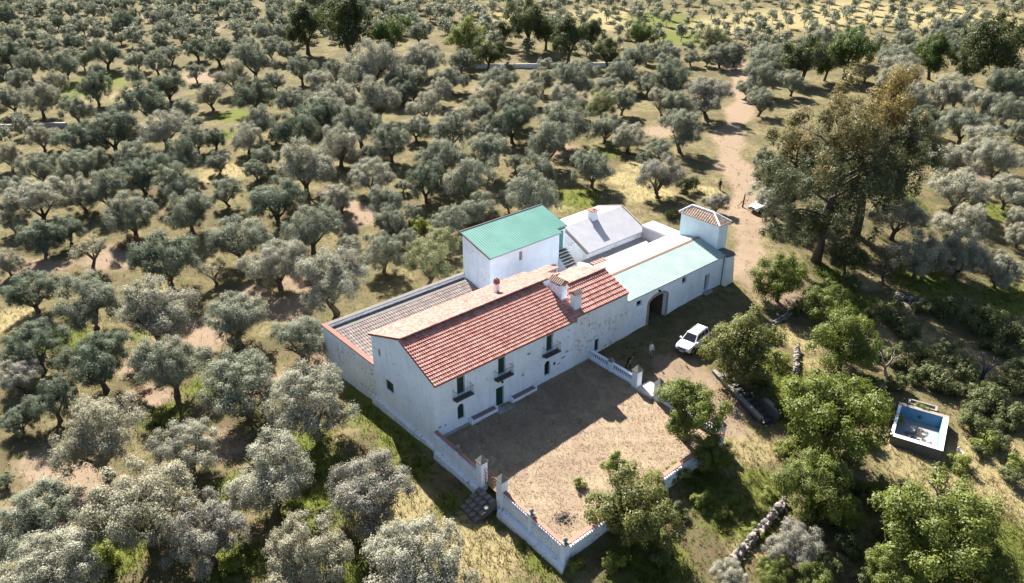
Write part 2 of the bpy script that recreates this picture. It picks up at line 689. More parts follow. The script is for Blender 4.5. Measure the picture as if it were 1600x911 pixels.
# ------------------------------------------------------------------ farmhouse (two storeys, red tiles)
def farmhouse():
    T = Thing('farmhouse', 0, 0, -1.6, 'long two-storey whitewashed farmhouse with red tiled roof and three balconies', 'farmhouse')
    F = V_front(0)
    holes = [(7.05, 8.05, .02, 2.2), (2.5, 3.25, .85, 2.5, 1.0), (13.3, 14.05, .85, 2.5, 1.0),
             (2.55, 3.45, 3.52, 5.6), (7.35, 8.25, 3.52, 5.6), (13.5, 14.4, 3.52, 5.6), (20.45, 21.1, .75, 2.2)]
    mb = MB()
    wall_holes(mb, F, 0, 17.2, -1.6, 6.12, holes[:-1])
    G = lambda s, z, d: (d, s, z)                      # gable plane u = 0
    gh = [(6.65, 7.95, 1.3, 2.5), (8.45, 8.9, 4.65, 5.45)]
    wall_holes(mb, G, 0, 9.95, -2.4, 6.12, gh)
    mb.poly([(0, 0, 6.12), (0, 9.95, 6.12), (0, 9.95, 6.36), (0, 4.85, 8.1)])
    mb.poly([(0, 9.95, -2.4), (19.6, 9.95, -2.4), (19.6, 9.95, 6.36), (0, 9.95, 6.36)])
    mb.poly([(17.2, 0, 5.6), (17.2, 9.95, 5.6), (17.2, 9.95, 6.36), (17.2, 4.85, 8.1), (17.2, 0, 6.12)])
    mb.poly([(19.6, 4.85, 5.6), (19.6, 9.95, 5.6), (19.6, 9.95, 6.36), (19.6, 4.85, 8.1)])
    mb.poly([(17.2, 4.85, 5.6), (19.6, 4.85, 5.6), (19.6, 4.85, 8.1), (17.2, 4.85, 8.1)])
    T.part('wall', mb, 'wall_white')
    mb = MB()
    wall_holes(mb, V_front(.0), 17.2, 25.2, -1.6, 6.12, [holes[-1]])
    mb.poly([(25.2, 0, -1), (25.2, 7.6, -1), (25.2, 7.6, 6.1), (25.2, 3.5, 7.5), (25.2, 0, 6.12)])
    mb.poly([(17.2, 7.6, -1), (25.2, 7.6, -1), (25.2, 7.6, 6.1), (17.2, 7.6, 6.1)])
    T.part('wall', mb, 'wall_worn', label='blotchy worn stretch of facade wall beside the gate wing')
    # plinth of the gable
    mb = MB()
    mb.hexa([(-.38, -.5, -2.3), (-.002, -.5, -2.3), (-.002, 10.4, -3.0), (-.38, 10.4, -3.0)],
            [(-.30, -.5, -1.05), (-.002, -.5, -1.0), (-.002, 10.4, -.62), (-.30, 10.4, -.68)])
    T.part('plinth', mb, 'wall_worn')
    # hidden interior slabs added to keep daylight out of the openings
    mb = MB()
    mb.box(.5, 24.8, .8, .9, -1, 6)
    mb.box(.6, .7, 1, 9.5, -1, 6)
    T.part('daylight_block', mb, 'slab_dark')
    # roofs
    rd = slab(T, 'roof', -.12, 17.3, [(-.38, 5.99), (4.85, 8.2), (4.86, 8.4), (10.3, 6.45)], 'brick_red')
    slope(T, 'roof_tiles', -.14, 17.32, -.40, 5.98, 4.85, 8.2, .235, .37, 'tile_red', rd, step=.075, amp=.055, seed=5)
    rb = slab(T, 'roof', 17.31, 19.6, [(4.78, 8.4), (10.3, 6.45)], 'brick_red')
    slope(T, 'roof_tiles', -.14, 19.65, 10.32, 6.44, 4.70, 8.45, .235, .37, 'tile_red', rd, step=.03, amp=.05, seed=6)
    ridge_caps(T, -.16, 19.65, 4.72, 8.47, .13, 'tile_red', rd)
    r2 = slab(T, 'roof', 17.33, 25.25, [(-.06, 6.13), (3.5, 7.6), (3.51, 7.72), (7.8, 6.28)], 'brick_red')
    slope(T, 'roof_tiles', 17.33, 25.3, -.08, 6.13, 3.5, 7.6, .30, .55, 'tile_red', r2, step=.075, amp=.06, seed=7)
    slope(T, 'roof_tiles', 19.68, 25.3, 7.82, 6.27, 3.42, 7.75, .30, .55, 'tile_red', r2, step=.03, amp=.05, seed=8)
    ridge_caps(T, 19.6, 25.32, 3.43, 7.76, .14, 'tile_red', r2, seed=4)
    mb = MB()
    mb.box(-.02, 17.25, -.34, -.04, 5.84, 5.90)
    T.part('cornice', mb, 'brick_red')
    # openings
    opening(T, 'door', 'door', F, *holes[0], depth=.22)
    for h in holes[1:3]:
        opening(T, 'window', 'win', F, *h[:4], arch=1.0, depth=.2, mat='glass_dark' if h[0] > 5 else 'wood_green', bars=(2, 3))
    for i, h in enumerate(holes[3:6]):
        opening(T, 'balcony_door', 'door', F, *h, depth=.24, mat='wood_green')
        mb = MB()
        mb.box(h[0] - .02, h[1] + .02, .06, .2, h[3] - .26, h[3] + .0)
        T.part('blind_box', mb, 'straw_pale')
        a, b = h[0] - .55, h[1] + .55
        mb = MB()
        mb.box(a, b, -.62, -.003, 3.34, 3.46)
        mb.prism([(a + .1, -.5, 3.34), (a + .1, -.01, 3.34), (a + .1, -.01, 3.14)], (.1, 0, 0))
        mb.prism([(b - .2, -.5, 3.34), (b - .2, -.01, 3.34), (b - .2, -.01, 3.14)], (.1, 0, 0))
        sl = T.part('balcony', mb, 'slab_dark')
        mb = MB()
        for zz in (3.6, 4.36):
            mb.tube([(a + .03, -.01, zz), (a + .03, -.58, zz), (b - .03, -.58, zz), (b - .03, -.01, zz)], .022, 5)
        n = 14
        for k in range(n + 1):
            x = a + .03 + (b - a - .06) * k / n
            mb.tube([(x, -.58, 3.46), (x, -.58, 4.36)], .010, 4)
        for y in (-.15, -.3, -.45):
            for x in (a + .03, b - .03):
                mb.tube([(x, y, 3.46), (x, y, 4.36)], .010, 4)
        T.part('railing', mb, 'iron_dark', sl)
    opening(T, 'door', 'door', F, *holes[6], depth=.18)
    opening(T, 'window', 'win', G, *gh[0], depth=.18, mat='wood_green', bars=(4, 1))
    opening(T, 'shutter', 'door', G, *gh[1], depth=.08, mat='concrete')
    mb = MB()
    mb.box(7.72, 7.86, -.16, -.002, 2.62, 2.82)
    T.part('wall_lamp', mb, 'iron_dark')
    mb = MB()
    mb.box(14.52, 14.66, -.16, -.002, 1.75, 1.98)
    T.part('wall_lamp', mb, 'iron_dark')
    mb = MB()
    mb.box(6.6, 8.5, -1.1, -.02, -.25, .09)
    T.part('doorstep', mb, 'concrete')
    mb = MB()
    mb.box(.12, 3.7, -.35, -.003, -.4, .05)
    T.part('kerb', mb, 'concrete')
    mb = MB()
    mb.box(12.2, 18.9, -.25, -.003, -.4, .14)
    T.part('kerb', mb, 'concrete')
    # two masonry benches
    for a, b, z in ((3.8, 6.7, .03), (8.75, 11.7, .05)):
        B = MB()
        B.box(a, b, -.55, -.003, z - .4, z + .42)
        bench = T.part('masonry_bench', B, 'wall_white')
        B = MB()
        B.box(a + .05, b - .05, -.57, -.06, z + .422, z + .47)
        T.part('bench_seat', B, 'seat_tile', bench)
        for x in (a - .12, b):
            B = MB()
            B.box(x, x + .12, -.57, -.003, z - .4, z + .62)
            T.part('armrest', B, 'wall_white', bench)
    # chimneys
    def gable_cap(c, a, b, y0, y1, z, along_v):
        B = MB()
        if along_v:
            B.prism([(a - .1, y0 - .1, z), (b + .1, y0 - .1, z), ((a + b) / 2, y0 - .1, z + .38)], (0, y1 - y0 + .2, 0))
        else:
            B.prism([(a - .1, y0 - .1, z), (a - .1, y1 + .1, z), (a - .1, (y0 + y1) / 2, z + .3)], (b - a + .2, 0, 0))
        cp = T.part('cap', B, 'terracotta', c)
        B = MB()
        if along_v:
            n = round((y1 - y0 + .2) / .24)
            for i in range(n):
                y = y0 - .1 + (i + .5) * (y1 - y0 + .2) / n
                B.tube([(a - .14, y, z + .03), ((a + b) / 2, y, z + .42)], .07, 6)
                B.tube([(b + .14, y, z + .03), ((a + b) / 2, y, z + .42)], .07, 6)
        else:
            n = round((b - a + .2) / .24)
            for i in range(n):
                x = a - .1 + (i + .5) * (b - a + .2) / n
                B.tube([(x, y0 - .14, z + .03), (x, (y0 + y1) / 2, z + .34)], .07, 6)
                B.tube([(x, y1 + .14, z + .03), (x, (y0 + y1) / 2, z + .34)], .07, 6)
        B.tint = [random.random() for _ in B.f]
        T.part('cap_tile', B, 'tile_tower', c, kind='stuff')
    B = MB()
    B.box(17.45, 18.25, 2.1, 3.9, 6.6, 8.55)
    for x in (17.45, 18.05):
        for y in (2.1, 3.7):
            B.box(x, x + .2, y, y + .2, 8.55, 8.8)
    B.box(17.5, 18.2, 2.9, 3.1, 8.55, 8.8)
    c = T.part('chimney', B, 'wall_white', label='wide double chimney with little tiled gable cap')
    gable_cap(c, 17.45, 18.25, 2.1, 3.9, 8.8, True)
    B = MB()
    B.box(17.85, 18.75, .55, 1.25, 6.3, 8.1)
    B.prism([(17.85, .55, 8.1), (17.85, 1.25, 8.1), (17.85, .9, 8.45)], (.9, 0, 0))
    c = T.part('chimney', B, 'wall_white', label='square white chimney by the eave')
    gable_cap(c, 17.85, 18.75, .55, 1.25, 8.15, False)
    B = MB()
    B.box(12.7, 13.1, 6.55, 6.95, 7.2, 8.75)
    c = T.part('chimney', B, 'wall_white', label='slim chimney with brick top')
    B = MB()
    B.box(12.66, 13.14, 6.51, 6.99, 8.75, 9.1)
    B.box(12.73, 12.82, 6.55, 6.95, 9.1, 9.3)
    B.box(12.98, 13.07, 6.55, 6.95, 9.1, 9.3)
    T.part('cap', B, 'brick_red', c)
    # rough patches where the limewash has fallen off, as shallow scars
    rg = random.Random(12)
    for (x, z, s) in ((15.9, 2.0, .5), (15.3, 1.5, .35), (16.4, 2.5, .4), (16.6, 4.9, .3), (16.5, 4.2, .25), (11.2, 4.4, .45), (10.4, 2.3, .4), (.5, 1.1, .3), (1.1, 1.0, .25), (15.1, 1.0, .2)):
        B = MB()
        n = 9
        pts = []
        for k in range(n):
            a = 2 * math.pi * k / n
            r = s * rg.uniform(.45, 1.0) * .5
            pts.append((x + 1.5 * r * math.cos(a), -.004 - .008 * rg.random(), z + r * math.sin(a)))
        B.poly(pts)
        T.part('bare_patch', B, 'plaster_bare')
    return T


farmhouse()


# ------------------------------------------------------------------ gate wing with pale green roof
def gate_wing():
    T = Thing('gate_wing', 25.3, 0, 0, 'white single-storey wing with pale green metal roof and arched gateway', 'building')
    F = V_front(.06)
    holes = [(29.0, 32.0, .3, 4.0, .38), (26.85, 27.75, 3.75, 4.4), (34.6, 35.4, 3.9, 4.65), (39.05, 39.95, 1.35, 3.5)]
    mb = MB()
    wall_holes(mb, F, 25.21, 42.4, -.6, 5.1, holes, .45)
    mb.poly([(42.4, .06, -.5), (42.4, 8, -.5), (42.4, 8, 5.1), (42.4, 4, 6.0), (42.4, .06, 5.1)])
    mb.poly([(25.21, 8, -.5), (42.4, 8, -.5), (42.4, 8, 5.05), (25.21, 8, 5.05)])
    mb.poly([(25.22, .06, 4), (25.22, 8, 4), (25.22, 8, 5.05), (25.22, 4, 6.0), (25.22, .06, 5.1)])
    T.part('wall', mb, 'wall_white')
    rd = slab(T, 'roof', 25.3, 42.5, [(-.12, 5.08), (4, 6.08), (8.2, 5.05)], 'concrete', .1)
    slope(T, 'roof_sheet', 25.3, 42.5, -.16, 5.09, 4, 6.08, .36, 9, 'roof_pale_green', rd, .0, .03, 'rib', 2)
    slope(T, 'roof_sheet', 25.3, 42.5, 8.24, 5.05, 4, 6.08, .36, 9, 'roof_pale_green', rd, .0, .03, 'rib', 3)
    mb = MB()
    mb.prism([(25.28, 3.8, 6.07), (25.28, 4, 6.16), (25.28, 4.2, 6.07)], (17.25, 0, 0))
    T.part('ridge_flashing', mb, 'terracotta', rd)
    # gateway: stone surround, dark passage, half-open leaves
    n = 10
    for x0, x1, z0, z1 in ((28.72, 29.0, .3, 3.35), (32.0, 32.28, .3, 3.35)):
        B = MB()
        B.box(x0, x1, -.03, .055, z0, z1)
        T.part('jamb', B, 'stone_warm')
    for i in range(n):
        a0, a1 = math.pi * i / n, math.pi * (i + 1) / n
        B = MB()
        q = []
        for aa, rr, hh in ((a0, 1.5, .57), (a0, 1.78, .85), (a1, 1.78, .85), (a1, 1.5, .57)):
            q.append((30.5 + rr * math.cos(aa), -.03 - .006 * (i % 2), 3.43 + hh * math.sin(aa)))
        B.prism(q, (0, .084, 0))
        T.part('voussoir', B, 'stone_warm')
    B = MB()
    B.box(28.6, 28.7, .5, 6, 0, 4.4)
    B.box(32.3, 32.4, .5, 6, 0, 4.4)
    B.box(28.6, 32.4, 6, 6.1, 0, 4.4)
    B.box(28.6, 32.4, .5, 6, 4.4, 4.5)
    T.part('passage', B, 'char_shade_black')  # near-black colour stands in for the gloom of the unlit passage
    B = MB()
    B.hexa([(31.9, .5, .55), (31.98, .5, .55), (31.75, 1.9, .55), (31.67, 1.9, .55)], [(31.9, .5, 3.4), (31.98, .5, 3.4), (31.75, 1.9, 3.4), (31.67, 1.9, 3.4)])
    T.part('gate_leaf', B, 'bark')
    B = MB()
    B.box(29.02, 29.1, .5, 1.9, .55, 3.4)
    T.part('gate_leaf', B, 'wood_green')
    for h in holes[1:3]:
        opening(T, 'window', 'win', F, *h, depth=.3, mat='glass_dark', frame='iron_dark', bars=(3, 3))
    B = MB()
    B.box(39.05, 39.55, .3, .35, 1.37, 3.48)
    T.part('door', B, 'wood_green')
    B = MB()
    B.box(39.5, 39.95, .5, .55, 1.37, 3.48)
    B.box(38.9, 40.2, -.5, .055, 1.1, 1.33)
    T.part('doorstep', B, 'concrete')
    B = MB()
    B.box(30.4, 30.55, -.25, .055, 4.42, 4.62)
    T.part('wall_lamp', B, 'iron_dark')
    # corner buttress with slab cap
    B = MB()
    B.hexa([(42.42, -.55, -.4), (44.35, -.55, -.4), (44.2, 1.2, -.4), (42.42, 1.2, -.4)], [(42.42, -.35, 4.95), (43.95, -.35, 4.75), (43.95, 1.2, 4.75), (42.42, 1.2, 4.95)])
    T.part('buttress', B, 'wall_white')
    B = MB()
    B.hexa([(42.3, -.5, 4.95), (44.05, -.5, 4.76), (44.05, 1.25, 4.76), (42.3, 1.25, 4.95)], [(42.5, -.2, 5.35), (43.9, -.2, 5.2), (43.9, 1.25, 5.2), (42.5, 1.25, 5.35)])
    T.part('buttress_cap', B, 'stone_dark')
    B = MB()
    B.tube([(42.41, .02, 5.0), (42.41, .0, .9)], .05, 6)
    T.part('drainpipe', B, 'iron_dark')


gate_wing()


def tower():
    T = Thing('tower', 42.6, 1.3, 0, 'white square-sided tower with hipped clay tile roof', 'tower')
    u0, u1, v0, v1, z1 = 42.52, 44.3, 1.3, 6.9, 8.45
    B = MB()
    B.hexa([(u0, v0, -.4), (u1 + .15, v0 - .05, -.4), (u1 + .15, v1, -.4), (u0, v1, -.4)], [(u0, v0, z1), (u1, v0, z1), (u1, v1, z1), (u0, v1, z1)])
    T.part('wall', B, 'wall_clean')
    o = .22
    a, b, c, d = (u0 - o, v0 - o, z1 - .03), (u1 + o, v0 - o, z1 - .03), (u1 + o, v1 + o, z1 - .03), (u0 - o, v1 + o, z1 - .03)
    um = (u0 + u1) / 2
    r0, r1 = (um, v0 + 1.6, z1 + .85), (um, v1 - .9, z1 + .85)
    B = MB()
    B.box(u0 - o, u1 + o, v0 - o, v1 + o, z1 - .1, z1 - .035)
    rd = T.part('roof', B, 'tile_tower')
    B = MB()
    tower_ribs(B, [a, d, r1, r0], (0, 1), (1, 0, .7), .34)
    tower_ribs(B, [b, c, r1, r0], (0, 1), (-1, 0, .7), .34)
    tower_ribs(B, [a, b, r0], (0, 1), (0, 1, .5), .34)
    tower_ribs(B, [d, c, r1], (0, 1), (0, -1, .5), .34)
    T.part('roof_tiles', B, 'tile_tower', rd, kind='stuff')
    B = MB()
    for p, q in ((a, r0), (b, r0), (r0, r1), (d, r1), (c, r1)):
        B.tube([Vector(p) + Vector((0, 0, .06)), Vector(q) + Vector((0, 0, .08))], .11, 6)
    T.part('hip_tiles', B, 'wall_worn', rd)


tower()


def long_annex():
    T = Thing('long_annex', 0, 10, -2.8, 'low white annex with weathered grey-brown tile roof and parapet', 'building')
    B = MB()
    B.poly([(0.02, 9.97, -2.9), (0.02, 20, -3.2), (0.02, 20, 2.96), (0.02, 9.97, 3.0)])
    B.poly([(0.02, 20, -3.2), (18.55, 20, -2.2), (18.55, 20, 2.96), (0.02, 20, 2.96)])
    B.poly([(.35, 9.97, 0), (.35, 20, 0), (.35, 20, 2.96), (.35, 9.97, 3.0)])
    B.poly([(.35, 19.65, 0), (18.55, 19.65, 0), (18.55, 19.65, 2.96), (.35, 19.65, 2.96)])
    T.part('wall', B, 'wall_worn')
    B = MB()
    B.box(-.08, .45, 9.97, 20.1, 2.97, 3.10)
    T.part('coping', B, 'brick_red')
    B = MB()
    B.box(.46, 18.6, 19.55, 20.1, 2.97, 3.07)
    T.part('coping', B, 'stone_dark')
    B = MB()
    B.box(.36, 18.5, 18.6, 19.64, 2.2, 2.62)
    T.part('gutter_walk', B, 'stone_dark')
    rd = slab(T, 'roof', .36, 18.55, [(12.0, 1.25), (18.65, 2.55)], 'concrete', .15)
    slope(T, 'roof_tiles', .36, 18.5, 12.0, 1.27, 18.6, 2.56, .30, .55, 'tile_grey', rd, step=.035, amp=.07, seed=11)
    B = MB()
    B.box(.36, 18.5, 9.97, 12.0, .9, 1.18)
    T.part('terrace', B, 'terracotta')


long_annex()


def teal_shed():
    T = Thing('teal_roof_shed', 18.6, 14.7, -1, 'tall white shed with bright teal metal roof behind the farmhouse', 'shed')
    F = V_front(14.7)
    holes = [(22.95, 23.45, 5.2, 6.3), (27.5, 29.1, .3, 3.0, .7)]
    B = MB()
    wall_holes(B, F, 18.6, 29.4, -1, 6.85, holes, .3)
    B.poly([(29.4, 14.7, -1), (29.4, 19.7, -1), (29.4, 19.7, 8.25), (29.4, 14.7, 6.85)])
    B.poly([(18.6, 19.7, -3), (31.2, 19.7, -2), (31.2, 19.7, 8.25), (18.6, 19.7, 8.25)])
    B.poly([(29.4, 15.5, -1), (31.2, 15.5, -1), (31.2, 15.5, 6.7), (29.4, 15.5, 6.7)])
    B.poly([(31.2, 15.5, -1), (31.2, 19.7, -1), (31.2, 19.7, 8.25), (31.2, 15.5, 7.0)])
    T.part('wall', B, 'wall_clean')
    B = MB()
    B.poly([(18.6, 14.7, -2), (18.6, 19.7, -3), (18.6, 19.7, 8.25), (18.6, 14.7, 6.85)])
    T.part('end_wall', B, 'wall_white')
    rd = slab(T, 'roof', 18.4, 29.6, [(14.5, 6.92), (19.9, 8.42)], 'concrete', .1)
    slope(T, 'roof_sheet', 18.4, 29.6, 14.46, 6.92, 19.92, 8.42, .33, 9, 'roof_teal', rd, 0, .028, 'rib', 4)
    re = slab(T, 'roof', 29.61, 31.3, [(15.3, 7.14), (19.9, 8.42)], 'concrete', .1)
    slope(T, 'roof_sheet', 29.61, 31.3, 15.3, 7.15, 19.92, 8.42, .33, 9, 'roof_teal', re, 0, .028, 'rib', 4)
    B = MB()
    B.box(18.34, 31.34, 19.9, 20.02, 8.25, 8.50)
    B.hexa([(18.32, 14.4, 6.8), (18.42, 14.4, 6.8), (18.42, 20, 8.36), (18.32, 20, 8.36)], [(18.32, 14.4, 6.98), (18.42, 14.4, 6.98), (18.42, 20, 8.54), (18.32, 20, 8.54)])
    T.part('fascia', B, 'slab_dark', rd)
    opening(T, 'window', 'win', F, *holes[0], depth=.15, mat='concrete', frame='bark_pale', bars=(2, 1))
    opening(T, 'arched_door', 'door', F, *holes[1][:4], arch=.7, depth=.25, mat='bark_pale')
    B = MB()
    B.box(29.5, 30.75, 15.4, 15.45, 4.2, 6.5)
    T.part('door', B, 'wood_teal')


teal_shed()


def white_barn():
    T = Thing('white_barn', 33.6, 14.2, 0, 'white barn with smooth limewashed gable roof and squat vent chimney', 'barn')
    B = MB()
    u0, u1 = 33.9, 45.0
    for u in (u0, u1):
        B.poly([(u, 14.3, -.5), (u, 23, -.5), (u, 23, 3.55), (u, 18.6, 4.95), (u, 14.3, 3.0)])
    B.poly([(u0, 14.3, -.5), (u1, 14.3, -.5), (u1, 14.3, 3.0), (u0, 14.3, 3.0)])
    B.poly([(u0, 23, -.5), (u1, 23, -.5), (u1, 23, 3.55), (u0, 23, 3.55)])
    T.part('wall', B, 'wall_worn')
    B = MB()
    nu, pr = 12, [(14.05, 3.0), (16.2, 4.0), (18.6, 5.05), (21, 4.3), (23.15, 3.62)]
    prism = [(u0 - .12, v, z) for v, z in pr] + [(u0 - .12, v, z - .2) for v, z in pr[::-1]]
    B.prism(prism, (u1 - u0 + .24, 0, 0))
    rd = T.part('roof', B, 'roof_white')
    B = MB()
    rg = random.Random(4)
    for (va, za), (vb, zb) in zip(pr[:2], pr[1:3]):
        n = 6
        for i in range(n):
            t0, t1 = i / n, (i + .92) / n
            B.hexa([(u0 - .2, va + (vb - va) * t0, za + (zb - za) * t0 - .16), (u0 + .12, va + (vb - va) * t0, za + (zb - za) * t0 - .1), (u0 + .12, va + (vb - va) * t1, za + (zb - za) * t1 - .1), (u0 - .2, va + (vb - va) * t1, za + (zb - za) * t1 - .16)],
                   [(u0 - .2, va + (vb - va) * t0, za + (zb - za) * t0 + .07), (u0 + .1, va + (vb - va) * t0, za + (zb - za) * t0 + .09), (u0 + .1, va + (vb - va) * t1, za + (zb - za) * t1 + .1), (u0 - .2, va + (vb - va) * t1, za + (zb - za) * t1 + .06)])
    T.part('verge_stones', B, 'stone_dark', rd)
    B = MB()
    B.hexa([(u1 - .05, 14.0, 2.9), (u1 + .2, 14.0, 2.9), (u1 + .2, 18.6, 4.95), (u1 - .05, 18.6, 4.95)], [(u1 - .05, 14.0, 3.1), (u1 + .2, 14.0, 3.1), (u1 + .2, 18.6, 5.15), (u1 - .05, 18.6, 5.15)])
    B.hexa([(u1 - .05, 18.62, 4.95), (u1 + .2, 18.62, 4.95), (u1 + .2, 23.2, 3.5), (u1 - .05, 23.2, 3.5)], [(u1 - .05, 18.62, 5.15), (u1 + .2, 18.62, 5.15), (u1 + .2, 23.2, 3.7), (u1 - .05, 23.2, 3.7)])
    T.part('verge', B, 'bark_pale', rd)
    B = MB()
    B.hexa([(38.6, 17.9, 4.4), (39.7, 17.9, 4.4), (39.7, 19.0, 4.4), (38.6, 19.0, 4.4)], [(38.72, 18.02, 6.0), (39.58, 18.02, 6.0), (39.58, 18.88, 6.0), (38.72, 18.88, 6.0)])
    c = T.part('vent_chimney', B, 'wall_worn')
    B = MB()
    B.box(38.6, 39.7, 17.9, 19.0, 6.0, 6.12)
    B.hexa([(38.75, 18.05, 6.12), (39.55, 18.05, 6.12), (39.55, 18.85, 6.12), (38.75, 18.85, 6.12)], [(39.0, 18.3, 6.3), (39.3, 18.3, 6.3), (39.3, 18.6, 6.3), (39.0, 18.6, 6.3)])
    T.part('cap', B, 'terracotta', c)
    # flat terrace roof between barn and gate wing
    B = MB()
    B.box(31.5, 45, 8.3, 14.29, -.3, 2.1)
    T.part('flat_roof', B, 'flat_grey')
    B = MB()
    for k in range(5):
        B.box(33.2 + .5 * k, 33.55 + .5 * k, 12.2, 13.0, 2.102, 2.3)
    T.part('tile_pile', B, 'terracotta')
    # covered passage to the tower
    B = MB()
    B.hexa([(44.0, 8.0, -.2), (46.2, 8.0, -.2), (46.6, 14.2, -.2), (44.3, 14.2, -.2)], [(44.0, 8.0, 3.7), (46.2, 8.0, 3.7), (46.6, 14.2, 3.6), (44.3, 14.2, 3.6)])
    B.hexa([(43.85, 7.3, 3.702), (46.3, 7.3, 3.702), (46.7, 14.3, 3.602), (44.15, 14.3, 3.602)], [(43.95, 7.3, 3.9), (46.2, 7.3, 3.9), (46.6, 14.3, 3.8), (44.25, 14.3, 3.8)])
    T.part('passage', B, 'roof_white')


white_barn()


def yard_stairs():
    T = Thing('masonry_stairs', 29.5, 11, 0, 'worn masonry stairs climbing to the teal door of the shed', 'stairs')
    B = MB()
    n = 12
    for i in range(n):
        v0 = 11.2 + 4.1 * i / n
        B.box(29.5, 31.1, v0, 15.38, .9 + 3.2 * i / n, .9 + 3.2 * (i + 1) / n)
    for i in range(n):
        q = MB()
        v0 = 11.2 + 4.1 * i / n
        q.box(29.45, 31.15, v0 - .05, v0 + 4.1 / n - .002, .9 + 3.2 * (i + 1) / n - .12, .9 + 3.2 * (i + 1) / n + .015)
        T.part('step', q, 'stone_dark')
    T.part('stair_block', B, 'wall_worn')
    B = MB()
    B.box(26, 33.8, 8.5, 14.65, -.6, .5)
    T.part('paving', B, 'concrete')


yard_stairs()


def lean_to():
    T = Thing('lean_to', 20.8, 9.8, 0, 'small pink-tiled lean-to between the farmhouse and the teal-roofed shed', 'lean-to')
    B = MB()
    B.box(20.9, 24.6, 9.96, 11.6, -.4, 4.95)
    T.part('wall', B, 'wall_white')
    rd = slab(T, 'roof', 20.8, 24.8, [(9.97, 5.5), (11.8, 5.05)], 'terracotta', .1)
    slope(T, 'roof_tiles', 20.8, 24.8, 11.8, 5.06, 9.97, 5.5, .26, .45, 'tile_red', rd, .04, .05, seed=9)


lean_to()


# ------------------------------------------------------------------ courtyard walls, pillars, gates
def pillar(T, u, v, z, s, h, ball, mat='wall_white', cap='stone'):
    B = MB()
    B.box(u - s / 2, u + s / 2, v - s / 2, v + s / 2, z - 1.8, z + h)
    p = T.part('pillar', B, mat)
    B = MB()
    e = s / 2 + .06
    if ball:
        B.box(u - e, u + e, v - e, v + e, z + h, z + h + .09)
        B.lathe([(.09, .09), (.08, .15), (.17, .24), (.2, .35), (.17, .46), (.08, .54), (.01, .57)], (u, v, z + h), 10)
    else:
        B.box(u - e, u + e, v - e, v + e, z + h, z + h + .1)
        B.add([(u - e + .02, v - e + .02, z + h + .1), (u + e - .02, v - e + .02, z + h + .1), (u + e - .02, v + e - .02, z + h + .1), (u - e + .02, v + e - .02, z + h + .1), (u, v, z + h + .1 + s * .85)],
              [(0, 1, 4), (1, 2, 4), (2, 3, 4), (3, 0, 4), (3, 2, 1, 0)])
    T.part('cap', B, cap, p)


def balustrade(T, p, q, rail_mat, base_mat, hb, hr, zlow, zf=court_z, th=.34, off=0.0):
    """low wall, balusters and rail between two plan points following the ground"""
    (u0, v0), (u1, v1) = p, q
    L = math.hypot(u1 - u0, v1 - v0)
    d = ((u1 - u0) / L, (v1 - v0) / L)
    nrm = (-d[1], d[0])
    z0, z1 = zf(u0, v0), zf(u1, v1)

    def quad(half, t0, t1, za, zb, zb0=None):
        def pt(t, sgn, z):
            return (u0 + d[0] * t + nrm[0] * half * sgn, v0 + d[1] * t + nrm[1] * half * sgn, z)
        ze = lambda t: z0 + (z1 - z0) * t / L
        lo = [pt(t0, 1, zb0 if zb0 is not None else ze(t0) + za), pt(t0, -1, zb0 if zb0 is not None else ze(t0) + za), pt(t1, -1, zb0 if zb0 is not None else ze(t1) + za), pt(t1, 1, zb0 if zb0 is not None else ze(t1) + za)]
        hi = [pt(t0, 1, ze(t0) + zb), pt(t0, -1, ze(t0) + zb), pt(t1, -1, ze(t1) + zb), pt(t1, 1, ze(t1) + zb)]
        return lo, hi
    B = MB()
    B.hexa(*quad(th / 2, 0, L, 0, hb, zlow))
    T.part('wall', B, base_mat)
    B = MB()
    B.hexa(*quad(th / 2 + .05, 0, L, hb + .002, hb + .07))
    T.part('coping', B, base_mat)
    B = MB()
    B.hexa(*quad(th / 2 + .02, 0, L, hr - .1, hr))
    T.part('rail', B, rail_mat)
    B = MB()
    n = max(2, round(L / .26))
    for i in range(n):
        t = (i + .5) * L / n
        zz = z0 + (z1 - z0) * t / L
        h = hr - .1 - hb - .07
        B.lathe([(.055, 0), (.04, .1 * h), (.068, .35 * h), (.032, .75 * h), (.05, h)], (u0 + d[0] * t, v0 + d[1] * t, zz + hb + .07), 6)
    T.part('balusters', B, base_mat, kind='stuff')


